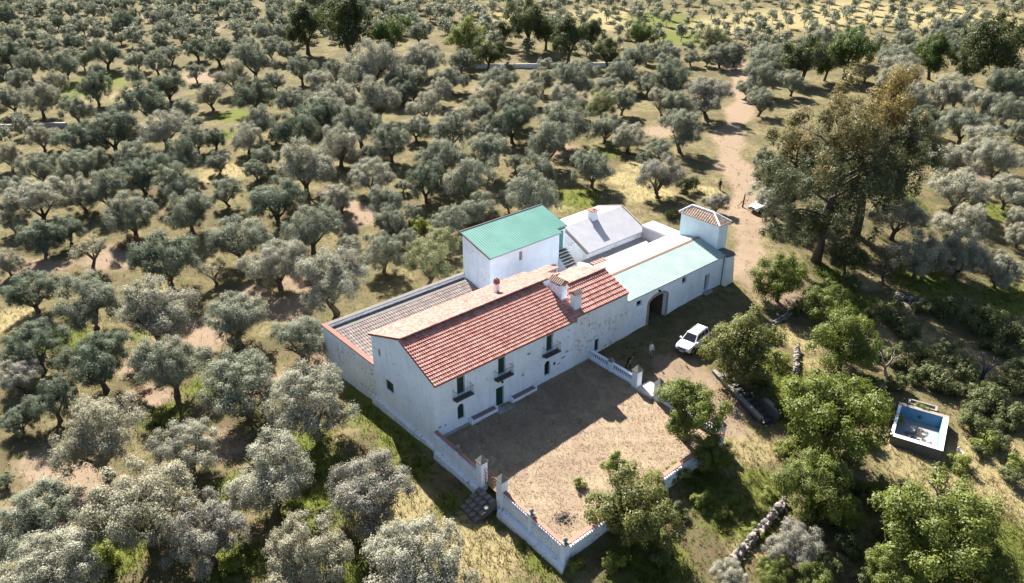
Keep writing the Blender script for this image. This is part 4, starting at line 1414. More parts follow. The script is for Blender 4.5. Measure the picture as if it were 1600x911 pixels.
# ------------------------------------------------------------------ trees: (world x, y, crown radius) by kind
TREES = {
'B':[(-37.8,65.6,1.2),(-54.3,102.5,1.6)],
'G':[(9.2,45.8,3.1),(23.0,66.7,3.5)],
'H':[(77.6,185.7,4.7),(-31.0,208.9,4.3),(97.3,185.5,3.7),(34.0,214.2,3.4),(72.5,184.4,2.9)],
'S':[(53.0,76.2,2.5),(50.4,79.6,2.2),(46.9,63.6,1.9),(42.6,66.5,1.8),(48.4,60.9,1.7),(55.9,74.4,1.8),(46.5,68.3,1.7),(50.5,65.9,1.6),(43.1,78.2,1.8),(26.6,45.3,1.3),(43.6,60.0,1.4),(42.7,70.5,1.6),(24.8,64.8,1.4),(24.5,43.5,1.1),(52.4,68.2,1.5),(46.8,71.9,1.5),(52.4,72.6,1.5),(36.0,65.4,1.4),(34.7,64.5,1.3),(44.8,57.6,1.2),(30.0,54.5,1.1),(25.8,48.6,1.1),(30.0,46.7,1.0),(26.6,42.4,1.0),(11.3,43.9,1.0),(40.5,70.0,1.4),(47.8,62.1,1.2),(43.9,74.8,1.4),(39.0,72.2,1.4),(43.6,53.1,1.1),(27.1,114.6,1.8),(29.5,51.5,1.0),(33.7,51.0,1.0),(43.4,66.0,1.2),(38.8,65.8,1.2),(44.8,62.1,1.1),(13.6,48.5,0.9),(46.3,60.3,1.0),(40.6,77.3,1.2),(26.3,61.2,1.0),(-54.3,73.1,1.1),(36.8,83.3,1.2),(47.9,80.4,1.1),(41.3,67.1,1.0),(41.6,85.7,1.2),(42.7,56.8,0.9),(28.1,74.3,1.1),(33.4,79.7,1.1),(45.0,65.2,0.9)],
'Y':[(71.1,130.8,1.8)],
'd':[(-42.3,67.7,3.4),(-43.9,90.0,4.1),(-34.9,108.8,4.2),(-50.8,71.5,3.1),(-44.4,62.4,2.5),(-58.0,84.0,3.1),(-72.6,139.8,4.4),(-55.4,126.0,3.7),(-77.0,135.3,3.7),(-38.1,135.4,3.7),(-72.9,156.2,4.1),(-52.7,161.2,4.1),(-59.6,120.7,3.2),(33.6,168.0,4.1),(101.0,161.8,3.9),(-35.8,144.5,3.6),(0.0,140.4,3.5),(-13.2,113.9,2.9),(-65.1,99.6,2.7),(-47.1,60.7,1.7),(-74.7,171.6,3.7),(-101.6,201.0,4.1),(-126.5,203.0,4.0),(-73.3,201.2,4.0),(-58.3,251.8,4.9),(-63.2,102.9,2.3),(-90.4,171.5,3.2),(-47.4,253.7,4.5),(-24.2,165.4,3.0),(76.2,142.8,2.6),(-80.9,207.6,3.3),(-54.4,140.3,2.3),(-153.5,249.1,3.5),(-113.4,238.5,3.2),(-118.1,217.8,2.7),(-21.2,168.5,2.1),(22.2,125.2,1.6),(-44.4,53.0,0.8),(-92.4,259.9,2.6),(-136.1,245.3,2.3),(-126.5,234.1,2.2),(-91.8,250.5,2.1),(-147.4,244.5,1.9)],
'g':[(31.8,43.7,3.9),(27.7,54.9,4.1),(15.5,56.4,2.8),(24.3,48.9,2.6),(34.0,68.4,3.1),(28.2,41.4,1.9),(35.1,40.9,1.9),(31.3,81.7,2.8),(35.2,76.8,2.5),(22.0,40.9,1.4),(26.7,47.5,1.5),(17.4,53.8,1.6),(19.5,41.8,1.2),(30.5,49.8,1.3)],
'h':[(107.1,177.3,6.3),(-41.4,207.5,6.5),(-53.7,212.3,5.0),(66.0,181.4,4.3),(3.9,215.8,4.9),(14.0,201.6,4.4),(-5.8,192.3,3.5),(102.5,179.8,3.3),(42.0,88.8,1.8),(9.0,216.1,3.4),(23.4,196.3,3.1),(21.1,214.3,3.0),(-2.6,219.3,2.8),(92.2,201.9,2.2)],
'k':[(-11.4,47.5,3.5),(-22.8,43.5,3.1),(21.4,43.7,2.1),(38.4,153.1,4.6),(22.1,112.3,3.4),(-50.7,67.1,2.3),(29.4,105.7,1.7)],
'l':[(-6.6,40.7,3.8),(-32.9,40.0,3.4),(-19.7,50.1,3.7),(-18.3,59.0,3.7),(-40.4,77.2,4.0),(-21.2,83.1,4.0),(-28.5,54.5,2.9),(-29.9,90.1,3.6),(-71.1,110.2,4.1),(-32.9,118.9,4.2),(64.3,107.9,3.9),(-31.0,176.1,5.5),(36.8,103.2,3.4),(51.9,98.5,3.3),(60.4,97.1,3.3),(50.3,87.8,3.0),(-63.9,141.3,4.2),(-36.1,149.3,4.3),(78.6,127.5,3.7),(55.8,88.5,2.8),(-26.5,154.3,4.2),(-29.5,130.3,3.6),(-22.2,118.4,3.3),(76.7,119.6,3.3),(59.9,86.7,2.6),(-20.4,189.6,4.5),(83.9,172.9,4.2),(87.6,159.1,3.9),(-66.3,114.2,3.0),(69.9,120.9,3.1),(73.5,110.1,2.8),(16.1,41.5,1.4),(-34.2,158.4,3.7),(-25.9,110.8,2.7),(-16.9,152.8,3.4),(20.3,134.0,3.0),(-98.3,163.2,3.5),(10.8,155.0,3.2),(82.9,169.0,3.4),(90.5,160.0,3.3),(91.0,152.3,3.1),(-41.3,170.3,3.3),(80.3,157.0,3.1),(-47.7,137.7,2.8),(-15.4,164.9,2.9),(71.0,102.3,1.8),(-21.9,97.3,1.7),(68.5,97.4,1.7),(81.2,182.7,2.6),(-68.2,211.8,2.8),(8.5,192.8,2.2)],
'o':[(-36.4,45.5,3.2),(-26.1,63.2,3.8),(-34.5,66.6,3.4),(-31.1,76.7,3.6),(-22.6,73.2,3.3),(-36.9,97.1,3.9),(-49.2,80.2,3.4),(-27.6,99.2,3.7),(9.0,136.6,4.5),(3.2,105.3,3.6),(-37.9,44.1,2.0),(-54.8,105.1,3.5),(-6.2,111.6,3.6),(6.4,127.1,3.7),(-11.3,121.2,3.6),(-52.8,116.4,3.3),(-47.0,106.4,3.1),(-27.4,139.4,3.8),(-3.7,123.9,3.5),(29.3,132.7,3.6),(80.3,137.4,3.8),(12.5,117.3,3.2),(-16.9,93.0,2.7),(-62.5,114.9,3.1),(-60.7,188.1,4.5),(12.8,167.1,4.0),(1.2,148.9,3.7),(93.7,148.5,3.7),(-64.3,129.1,3.3),(-72.1,123.6,3.2),(-21.0,131.8,3.3),(-18.3,107.7,2.8),(-10.7,135.9,3.4),(-8.9,101.5,2.7),(-5.0,105.2,2.7),(-33.0,170.4,3.9),(59.1,187.3,4.2),(88.8,186.4,4.2),(-78.8,125.2,3.0),(4.0,117.8,2.8),(70.8,132.8,3.1),(-2.7,169.1,3.7),(-6.8,150.6,3.3),(54.0,170.9,3.7),(-44.1,159.0,3.4),(-88.3,158.4,3.2),(-77.8,155.4,3.2),(-24.2,171.4,3.5),(-13.4,175.8,3.5),(24.8,176.1,3.5),(32.4,152.3,3.1),(80.9,205.9,4.1),(-47.5,145.3,3.0),(-44.3,115.3,2.5),(16.7,139.0,2.9),(-17.1,102.0,2.2),(-107.0,191.2,3.5),(-106.2,166.5,3.1),(36.6,186.2,3.4),(-71.0,127.7,2.5),(-17.7,142.0,2.7),(-116.4,192.7,3.4),(-65.8,157.4,2.8),(-48.5,183.5,3.2),(29.5,192.8,3.4),(60.4,170.7,3.0),(21.9,156.0,2.8),(49.3,155.8,2.8),(-57.0,138.3,2.5),(24.4,126.2,2.3),(-61.2,206.4,3.3),(-25.2,221.9,3.5),(-21.6,178.7,2.9),(-12.2,192.2,3.1),(6.7,173.4,2.8),(16.4,182.2,2.9),(20.8,172.1,2.8),(50.9,196.3,3.1),(54.6,197.6,3.1),(61.9,200.0,3.2),(29.4,172.1,2.8),(-80.4,118.9,2.0),(-42.3,130.3,2.2),(-2.5,138.5,2.3),(-4.8,144.1,2.4),(40.9,122.6,2.1),(-13.9,97.9,1.7),(-86.0,194.1,2.9),(-112.9,182.3,2.8),(38.7,199.0,3.0),(-50.0,128.3,2.1),(-113.2,195.4,2.8),(-40.8,183.5,2.7),(-39.4,254.7,3.5),(50.0,168.6,2.5),(116.8,223.2,3.1),(-42.7,125.4,1.9),(-0.5,109.1,1.7),(-139.0,227.0,3.0),(-92.8,198.5,2.7),(-86.5,203.8,2.7),(-84.0,249.2,3.3),(-56.5,203.7,2.7),(113.4,215.1,2.9),(118.8,213.6,2.9),(102.5,211.0,2.8),(-97.8,227.9,2.9),(-87.1,184.1,2.4),(-73.2,256.1,3.2),(-68.1,222.5,2.8),(-53.2,178.3,2.3),(125.5,230.9,2.9),(132.4,230.8,2.9),(-137.7,257.9,3.0),(-120.7,212.4,2.5),(-95.4,211.7,2.5),(-33.4,245.8,2.9),(-60.3,222.7,2.6),(-63.0,222.8,2.6),(33.6,201.5,2.4),(68.0,201.2,2.4),(101.9,204.1,2.4),(0.5,125.5,1.6),(-14.6,108.1,1.4),(68.4,108.1,1.4),(92.4,140.8,1.8),(-139.3,238.6,2.6),(-89.2,230.2,2.5),(-127.8,204.6,2.3),(-98.3,189.0,2.1),(-74.4,187.7,2.1),(-78.0,233.1,2.6),(-74.3,224.2,2.5),(44.3,198.8,2.2),(-75.0,139.7,1.6),(-25.0,132.0,1.6),(-105.1,243.3,2.5),(-102.8,247.2,2.5),(-94.7,219.4,2.2),(-134.1,227.7,2.3),(-129.8,217.0,2.2),(-113.4,208.6,2.2),(-70.8,243.4,2.5),(110.9,233.5,2.4),(113.5,208.0,2.1),(-132.2,260.1,2.4),(-102.9,269.8,2.5),(-106.9,232.0,2.2),(-96.4,237.3,2.2),(-91.4,224.6,2.1),(-117.2,229.9,2.2),(-127.6,223.6,2.1),(-107.1,200.5,1.9),(48.1,198.7,1.9),(110.5,215.8,2.0),(96.7,206.1,2.0),(-61.8,150.9,1.5),(-43.9,142.1,1.4),(-17.3,118.1,1.2),(-156.2,264.1,2.2),(-155.3,271.5,2.3),(-138.3,273.4,2.3),(-123.1,265.7,2.3),(-124.5,237.7,2.0),(-123.6,242.2,2.1),(-115.2,250.5,2.1),(-113.7,220.1,1.9),(-67.5,240.8,2.1),(-0.8,189.7,1.7),(-149.1,255.0,2.0),(-127.6,268.8,2.1),(-119.0,271.0,2.1),(-103.1,262.5,2.0),(-109.0,272.1,2.1),(-94.9,242.6,1.9),(-115.2,235.6,1.8),(-108.7,225.8,1.8),(-125.0,196.0,1.6),(-68.2,174.0,1.4),(-86.8,237.4,1.9),(-78.6,247.9,1.9),(96.3,226.4,1.8),(-145.3,265.4,1.8),(-131.7,270.1,1.9),(-113.1,270.6,1.9),(-85.8,249.2,1.7),(-76.0,240.5,1.7),(-152.4,270.4,1.7),(-115.2,262.5,1.6),(-99.6,265.9,1.4),(-135.3,240.6,1.3),(-92.1,244.8,1.3),(-111.7,226.0,1.2),(-98.6,272.3,1.5)],
's':[(-31.4,43.7,1.3),(27.7,69.3,1.3),(14.3,52.5,1.1),(40.0,54.9,1.1),(43.6,57.5,1.2),(8.9,52.9,1.1),(24.5,55.9,1.0),(11.9,51.0,1.0),(-21.1,43.1,0.9),(7.8,43.3,0.9),(45.3,55.2,1.0),(32.8,57.2,1.0),(15.8,49.9,0.9),(36.4,60.9,0.9),(21.9,50.8,0.8),(19.5,46.6,0.8),(4.9,43.2,0.7),(-13.4,104.6,1.3),(-34.4,62.1,0.8),(-18.1,72.2,0.9),(39.8,62.1,0.8),(17.4,48.6,0.7),(-23.6,51.0,0.7),(-15.7,48.5,0.6),(5.7,50.8,0.6),(26.7,76.8,0.7),(22.9,104.7,0.8)],
't':[(-56.7,95.5,2.6),(-38.7,91.7,2.2)],
'v':[(-10.6,88.9,2.8),(17.5,152.5,3.1),(-9.4,95.5,2.1),(51.4,208.2,3.9)],
'w':[(-28.4,45.5,4.0),(-35.5,53.9,3.9),(-14.5,40.6,3.1),(-3.8,157.1,3.6),(-62.1,177.3,3.7),(-87.5,142.7,2.9),(-63.2,165.4,3.1),(-72.9,106.3,2.1),(-66.4,93.2,1.9),(4.0,163.5,2.9),(30.0,155.9,2.8),(-87.7,132.1,2.5),(-102.6,178.3,2.7)],
'y':[(-11.4,204.4,4.5)],
}


def clump_leaves(rg, clumps, dens, size, aspect, up, center, squash=1.0, tipz=None):
    """leaf sprays spread over the shells of many small clumps -> (coords, tint, tip)"""
    P, Nn, tint = [], [], []
    cen = np.array(center)
    for c, r in clumps:
        c = np.array(c)
        n = max(12, int(dens * r * r))
        d = rg.normal(size=(n, 3))
        d[:, 2] += .25
        out = c - cen
        out = out / (np.linalg.norm(out) + 1e-6)
        d += out * .55
        d /= np.linalg.norm(d, axis=1, keepdims=True)
        rad = r * (.45 + .6 * rg.rand(n, 1) ** .6) * (1 + .18 * np.sin(7 * d[:, :1] + 5 * d[:, 1:2]))
        p = c + d * rad * np.array([1, 1, squash])
        nn = d + rg.normal(scale=.38, size=(n, 3)) + np.array([0, 0, up])
        nn /= np.linalg.norm(nn, axis=1, keepdims=True)
        P.append(p)
        Nn.append(nn)
        tint.append(np.clip(rg.normal(.5, .13, n) + rg.normal(0, .17), 0, 1))
    for c, r in clumps:      # a few broad sprays close each clump; their dark tint paints inner shade
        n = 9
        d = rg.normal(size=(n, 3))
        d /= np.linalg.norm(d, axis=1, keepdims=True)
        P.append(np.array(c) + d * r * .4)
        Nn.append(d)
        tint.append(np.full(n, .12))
    core = 9 * len(clumps)
    P = np.concatenate(P)
    Nn = np.concatenate(Nn)
    tint = np.concatenate(tint)
    n = len(P)
    t = rg.normal(size=(n, 3))
    t -= Nn * (t * Nn).sum(1, keepdims=True)
    t /= np.linalg.norm(t, axis=1, keepdims=True)
    b = np.cross(Nn, t)
    L = size * rg.uniform(.6, 1.35, (n, 1))
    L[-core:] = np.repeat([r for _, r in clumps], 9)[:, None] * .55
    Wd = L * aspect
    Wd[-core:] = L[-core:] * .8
    co = np.stack([P - t * L / 2, P - b * Wd / 2 + Nn * L * .08, P + t * L / 2, P + b * Wd / 2 + Nn * L * .08], 1).reshape(-1, 3)
    return co, tint


def leaf_mesh(name, co, tint, tip=None):
    q = np.arange(len(co)).reshape(-1, 4)
    me = np_mesh(name, co, q)
    at = me.attributes.new('tint', 'FLOAT', 'FACE')
    at.data.foreach_set('value', tint.astype(np.float32))
    if tip is not None:
        at = me.attributes.new('tip', 'FLOAT', 'FACE')
        at.data.foreach_set('value', tip.astype(np.float32))
    return me


def crown_clumps(rg, n, rx, rz, cz, rmin, rmax, lo=-.35, inner=.3, lobes=7):
    """clumps on a lumpy dome: separate lobes carry the clumps, so the outline is uneven and dark gaps open between them"""
    L = []
    for k in range(lobes):
        a = 2 * math.pi * (k + rg.rand() * .9) / lobes
        e = rg.uniform(-.7, .8)
        o = rg.uniform(.48, .66)
        L.append((math.cos(a) * math.cos(e) * o * rx, math.sin(a) * math.cos(e) * o * rx, cz + rz * .62 * math.sin(e), rg.uniform(.34, .47)))
    L.append((rg.uniform(-.15, .15), rg.uniform(-.15, .15), cz + rz * .42, .46))
    L.append((0, 0, cz - rz * .1, .5))
    out = []
    while len(out) < n:
        x, y, z, r = L[rg.randint(len(L))]
        d = rg.normal(size=3)
        d /= np.linalg.norm(d)
        if d[2] < lo:
            continue
        s = r * rg.uniform(.72, 1.1) if rg.rand() > inner * .5 else r * rg.uniform(.2, .6)
        c = (x + d[0] * s * rx, y + d[1] * s * rx, z + d[2] * s * rz)
        if c[2] < cz - rz * .85:
            continue
        out.append((c, rg.uniform(rmin, rmax)))
    return out


def trunk_mesh(name, rg, fork, spread, top, r0, limbs=4, subs=3, lean=.1, mat='bark'):
    B = MB()
    lx, ly = rg.uniform(-lean, lean, 2)
    base = [(0, 0, -.06), (lx * .2, ly * .2, fork * .25), (lx * .6 + rg.uniform(-.02, .02), ly * .6, fork * .65), (lx, ly, fork)]
    B.tube(base, [r0 * 1.45, r0 * 1.1, r0 * .95, r0 * .95], 7)
    for k in range(limbs):
        a = 2 * math.pi * (k + rg.rand() * .6) / limbs
        s = spread * rg.uniform(.55, 1)
        e = (lx + math.cos(a) * s, ly + math.sin(a) * s, top * rg.uniform(.75, 1))
        m = (lx + math.cos(a) * s * .45 + rg.uniform(-.05, .05), ly + math.sin(a) * s * .45, fork + (e[2] - fork) * .42)
        B.tube([(lx, ly, fork * .92), m, e], [r0 * .68, r0 * .42, r0 * .14], 5)
        for q in range(subs):
            t = rg.uniform(.3, .8)
            p = [m[i] + (e[i] - m[i]) * t for i in range(3)]
            a2 = a + rg.uniform(-1.3, 1.3)
            g = (p[0] + math.cos(a2) * spread * .45, p[1] + math.sin(a2) * spread * .45, p[2] + rg.uniform(.05, .35) * top * .5)
            B.tube([p, [(p[i] + g[i]) / 2 + rg.uniform(-.03, .03) for i in range(3)], g], [r0 * .26, r0 * .18, r0 * .06], 4)
    me = B.mesh(name)
    me.materials.append(M[mat])
    me.polygons.foreach_set('use_smooth', [True] * len(me.polygons))
    return me


PROTO = {}


def make_protos():
    def crown(key, cl, dens, size, asp, up, cen, rg):
        co, ti = clump_leaves(rg, cl, dens, size, asp, up, cen)
        me = leaf_mesh('crown_' + key, co, ti)
        me.materials.append(M['leaf_o'])
        return me
    for i in range(9):          # olive: unit crown radius 1, about 1.75 tall
        rg = np.random.RandomState(100 + i)
        cl = crown_clumps(rg, 96 + 8 * (i % 3), 1.0, .86 + .10 * (i % 2), .95, .13, .24, -.5, lobes=8 + i % 4)
        PROTO['olive', i] = (crown('olive', cl, 9000, .041, .42, .35, (0, 0, .75), rg),
                             trunk_mesh('trunk_olive', rg, .30, .62, 1.05, .085, 4, 3, .14))
    for i in range(3):          # thin, open olive
        rg = np.random.RandomState(150 + i)
        cl = crown_clumps(rg, 30, .95, .6, .9, .14, .22, -.4, lobes=6)
        PROTO['thin', i] = (crown('thin', cl, 3600, .06, .4, .25, (0, 0, .9), rg),
                            trunk_mesh('trunk_thin', rg, .4, .7, 1.3, .08, 5, 4, .2))
    for i in range(6):          # broadleaf: larger leaves, looser boughs
        rg = np.random.RandomState(200 + i)
        cl = crown_clumps(rg, 84, 1.04, .95, 1.1, .13, .27, -.6, lobes=8 + i % 3)
        cl += [((rg.normal() * .3, rg.normal() * .3, rg.uniform(.3, .7)), .25) for _ in range(6)]
        PROTO['broad', i] = (crown('broad', cl, 6500, .048, .6, .45, (0, 0, 1.0), rg),
                             trunk_mesh('trunk_broad', rg, .55, .6, 1.7, .07, 5, 3, .1))
    for i in range(5):          # evergreen oak: dense rounded heads, tall stem
        rg = np.random.RandomState(300 + i)
        cl = crown_clumps(rg, 80, 1.0, .92, 1.12, .16, .28, -.6, lobes=8 + i % 3)
        PROTO['oak', i] = (crown('oak', cl, 4200, .052, .6, .35, (0, 0, 1.1), rg),
                           trunk_mesh('trunk_oak', rg, .5, .55, 1.5, .08, 5, 3, .12))
    for i in range(5):          # shrub: foliage to the ground
        rg = np.random.RandomState(400 + i)
        cl = crown_clumps(rg, 34, .95, .75, .45, .18, .34, -.5, lobes=5)
        cl = [(c, r) for c, r in cl if c[2] > .12]
        PROTO['shrub', i] = (crown('shrub', cl, 1500, .105, .5, .5, (0, 0, .2), rg),
                             trunk_mesh('stem', rg, .12, .5, .7, .04, 6, 2, .1))


make_protos()

KINDMAP = {'o': 'olive', 'l': 'olive', 'd': 'olive', 'w': 'olive', 'k': 'olive', 'v': 'olive', 't': 'thin',
           'g': 'broad', 'G': 'broad', 'y': 'broad', 'h': 'oak', 'H': 'oak', 's': 'shrub', 'S': 'shrub', 'B': 'shrub', 'Y': 'shrub'}
LEAFMAT = {'t': 'leaf_w', 'Y': 'leaf_y'}
NAMES = {'olive': 'olive_tree', 'thin': 'olive_tree', 'broad': 'broadleaf_tree', 'oak': 'evergreen_oak', 'shrub': 'shrub'}


def place_tree(kind, i, x, y, R, zs, rot, mat, name, label, cat, group, sink=.05):
    cm, tm = PROTO[kind, i]
    e = bpy.data.objects.new(name, None)
    e.empty_display_size = .2
    COL.objects.link(e)
    u, v = w2uv(x, y)
    e.location = (x, y, (court_z(u, v) if 0 < u < 19.6 and -16.6 < v < 0 else float(ground_z(x, y))) - sink)
    e.rotation_euler = (0, 0, rot)
    e.scale = (R, R, R * zs)
    tag(e, label, cat, group)
    for nm, me in (('crown', cm), ('trunk' if kind != 'shrub' else 'stem', tm)):
        o = bpy.data.objects.new(nm, me)
        COL.objects.link(o)
        o.parent = e
        if nm == 'crown':
            o.material_slots[0].link = 'OBJECT'
            o.material_slots[0].material = M[mat]
    return e


LAND = [  # named places one can find in the photograph
    ('below the gable wall', 'olives below the gable', lambda x, y, u, v: u < -1 and v < 3),
    ('below the long annex', 'olives below the annex', lambda x, y, u, v: u < 6 and v < 45 and y < 95),
    ('behind the teal-roofed shed', 'olives behind the shed', lambda x, y, u, v: 0 < u < 45 and 18 < v < 48),
    ('near the earth track', 'olives by the track', lambda x, y, u, v: u > 40 and v > 18 and x < 44 and y < 150),
    ('near the blue-walled tank', 'olives by the tank', lambda x, y, u, v: y < 78 and x > 15),
    ('past the tall eucalyptus', 'olives beyond the eucalyptus', lambda x, y, u, v: x > 44 and y < 150),
    ('past the dark oaks', 'olives on the far slope', lambda x, y, u, v: y > 205),
    ('before the dark oaks', 'olives before the oaks', lambda x, y, u, v: y > 120),
    ('in the grove behind the annex', 'olives behind the annex', lambda x, y, u, v: True)]
TONE = {'o': 'grey-green', 'l': 'pale silvery', 'd': 'dark green', 'w': 'buff-tinged', 'k': 'dusty grey', 'v': 'yellowish green', 't': 'thin open buff'}
TONEX = {'g': 'bright green broadleaf tree', 'G': 'olive-green leafy tree', 'y': 'yellow-green round-headed tree', 'h': 'tall dark evergreen oak',
         'H': 'deep green evergreen oak', 's': 'yellow-green leafy shrub', 'S': 'dark green bushy shrub', 'B': 'reddish-brown dry shrub', 'Y': 'golden-yellow shrub'}
FAR_EXTRA = []


def plant():
    rg = random.Random(21)
    ol = sorted([(R, k, x, y) for k, L in TREES.items() if KINDMAP[k] in ('olive', 'thin') for x, y, R in L], key=lambda t: -t[0] / math.hypot(t[2], t[3]))
    for R, k, x, y in ol[300:]:
        FAR_EXTRA.append((x, y, R))
    for n, (R, k, x, y) in enumerate(ol[:300]):
        u, v = w2uv(x, y)
        place, grp = next((p, g) for p, g, f in LAND if f(x, y, u, v))
        size = 'large ' if R > 3.4 else ('small ' if R < 2.1 else '')
        fam = KINDMAP[k]
        i = rg.randrange(9 if fam == 'olive' else 3)
        zs_ = rg.uniform(.88, 1.14)
        form = 'squat ' if zs_ < .95 else ('tall-crowned ' if zs_ > 1.07 else 'round-headed ')
        gap = min((math.hypot(x - q[2], y - q[3]) - R - q[0]) for q in ol if (q[2], q[3]) != (x, y))
        near = min((q for q in ol if (q[2], q[3]) != (x, y)), key=lambda q: math.hypot(x - q[2], y - q[3]))
        rel = 'standing clear of its neighbours' if gap > 1.2 else ('grown into its neighbour' if gap < -1.2 else ('next to a bigger olive' if near[0] > R else 'next to a smaller olive'))
        place_tree(fam, i, x, y, R * (1.1 if y > 75 else 1.04), zs_, rg.uniform(0, 6.28), LEAFMAT.get(k, 'leaf_' + k), 'olive_tree',
                   f'{size}{form}{TONE[k]} olive {rel}, {place}', 'olive tree', f'{size}{form}{TONE[k]} {grp}, {rel}')
    for k, L in TREES.items():
        fam = KINDMAP[k]
        if fam in ('olive', 'thin'):
            continue
        for x, y, R in L:
            u, v = w2uv(x, y)
            place = next(p for p, g, f in LAND2 if f(x, y, u, v))
            size = 'large ' if R > 3.6 else ('small ' if R < (1.6 if fam != 'shrub' else 1.0) else '')
            nvar = {'broad': 6, 'oak': 5, 'shrub': 5}[fam]
            zs = {'broad': rg.uniform(.95, 1.1), 'oak': rg.uniform(.95, 1.12), 'shrub': rg.uniform(.85, 1.15)}[fam]
            mid = {'broad': 1.025, 'oak': 1.035, 'shrub': 1.0}[fam]
            form = 'taller ' if zs > mid + .035 else ('spreading ' if zs < mid - .035 else '')
            lab = f'{size}{form}{TONEX[k]} {place}'
            place_tree(fam, rg.randrange(nvar), x, y, R * (1.22 if fam == 'oak' else 1.1), zs, rg.uniform(0, 6.28), LEAFMAT.get(k, 'leaf_' + k), NAMES[fam], lab,
                       'shrub' if fam == 'shrub' else 'tree', lab)


LAND2 = [
    ('standing inside the courtyard', 0, lambda x, y, u, v: 0 < u < 19.8 and -15 < v < 0),
    ('overhanging the front courtyard wall', 0, lambda x, y, u, v: 0 <= u < 14 and -22 < v <= -15),
    ('by the lone end pillar of the courtyard wall', 0, lambda x, y, u, v: 10 < u < 24 and -26 < v < -9),
    ('beside the parked white car', 0, lambda x, y, u, v: 20 < u < 38 and -14 < v < 0),
    ('on the yard edge below the tower', 0, lambda x, y, u, v: 38 <= u < 60 and -16 < v < 2),
    ('close beside the blue-walled tank', 0, lambda x, y, u, v: math.hypot(x - TANK[0], y - TANK[1]) < 6.5),
    ('near the bluish dead tree', 0, lambda x, y, u, v: math.hypot(x - 48.7, y - 67.9) < 5),
    ('around the leafless sapling behind the tank', 0, lambda x, y, u, v: math.hypot(x - 38.8, y - 68) < 6),
    ('on the slope past the tank', 0, lambda x, y, u, v: x > 38 and 45 < y < 72),
    ('in the gully below the courtyard', 0, lambda x, y, u, v: v < -14 and y < 66),
    ('on the bank above the tank', 0, lambda x, y, u, v: x > 40 and y < 92),
    ('behind the white barn', 0, lambda x, y, u, v: u > 30 and 0 < v < 40 and y < 118),
    ('against the long annex', 0, lambda x, y, u, v: -12 < u < 20 and 8 < v < 30),
    ('among the olives below the annex', 0, lambda x, y, u, v: u < 0 and y < 100),
    ('in the dark belt before the far slope', 0, lambda x, y, u, v: y > 165),
    ('among the olives past the eucalyptus', 0, lambda x, y, u, v: x > 40),
    ('among the middle olives', 0, lambda x, y, u, v: True)]
plant()


def far_grove():
    """the distant orchard rows, too many and too small to pick apart"""
    rg = np.random.RandomState(9)
    occ = np.array([(x, y, R) for L in TREES.values() for x, y, R in L])
    spots = list(FAR_EXTRA)
    low = []
    for i in range(4):
        r2 = np.random.RandomState(700 + i)
        cl = crown_clumps(r2, 20, .95, .8, .95, .26, .4, -.6, lobes=4)
        co, ti = clump_leaves(r2, cl, 190, .21, .6, .3, (0, 0, .9))
        tk = np.array([[(-.06, 0, 0), (.06, 0, 0), (.05, 0, .6), (-.05, 0, .6)], [(0, -.06, 0), (0, .06, 0), (0, .05, .6), (0, -.05, .6)]]).reshape(-1, 3)
        low.append((np.concatenate([co, tk]), np.concatenate([ti, [0, 0]])))
    th = RAD(28)
    for gx in np.arange(-330, 360, 6.4):
        for gy in np.arange(120, 470, 6.4):
            x, y = gx + rg.uniform(-1.6, 1.6), gy + rg.uniform(-1.6, 1.6)
            # rows turned a little
            x, y = x * .94 - (y - 250) * .34, 250 + (y - 250) * .94 + x * .34
            if y < 120:
                continue
            vis_half = y * .62
            inside = abs(x) < vis_half
            if inside and y < 205:
                continue
            if inside and x < -12 and y < 222:
                continue
            if not inside and y < 140:
                continue
            if rg.rand() < (.10 if x < -12 else .22):
                continue
            if len(occ) and np.min(np.hypot(occ[:, 0] - x, occ[:, 1] - y) - occ[:, 2]) < 1.2:
                continue
            spots.append((x, y, rg.uniform(1.5, 2.5) if x > 20 else rg.uniform(1.8, 3.2)))
    cs, ts = [], []
    for x, y, R in spots:
        co, ti = low[rg.randint(4)]
        a = rg.rand() * 6.28
        c, s = math.cos(a), math.sin(a)
        p = np.stack([(co[:, 0] * c - co[:, 1] * s) * R + x, (co[:, 0] * s + co[:, 1] * c) * R + y, co[:, 2] * R * rg.uniform(.85, 1.1) + float(hgt(x, y))], -1)
        cs.append(p)
        ts.append(np.clip(ti * .7 + rg.uniform(-.15, .4), 0, 1))
    me = leaf_mesh('far_olive_grove', np.concatenate(cs), np.concatenate(ts))
    me.materials.append(M['leaf_o'])
    o = bpy.data.objects.new('far_olive_grove', me)
    COL.objects.link(o)
    tag(o, 'rows of small distant olive trees across the sunlit far slope', 'grove', kind='stuff')


far_grove()


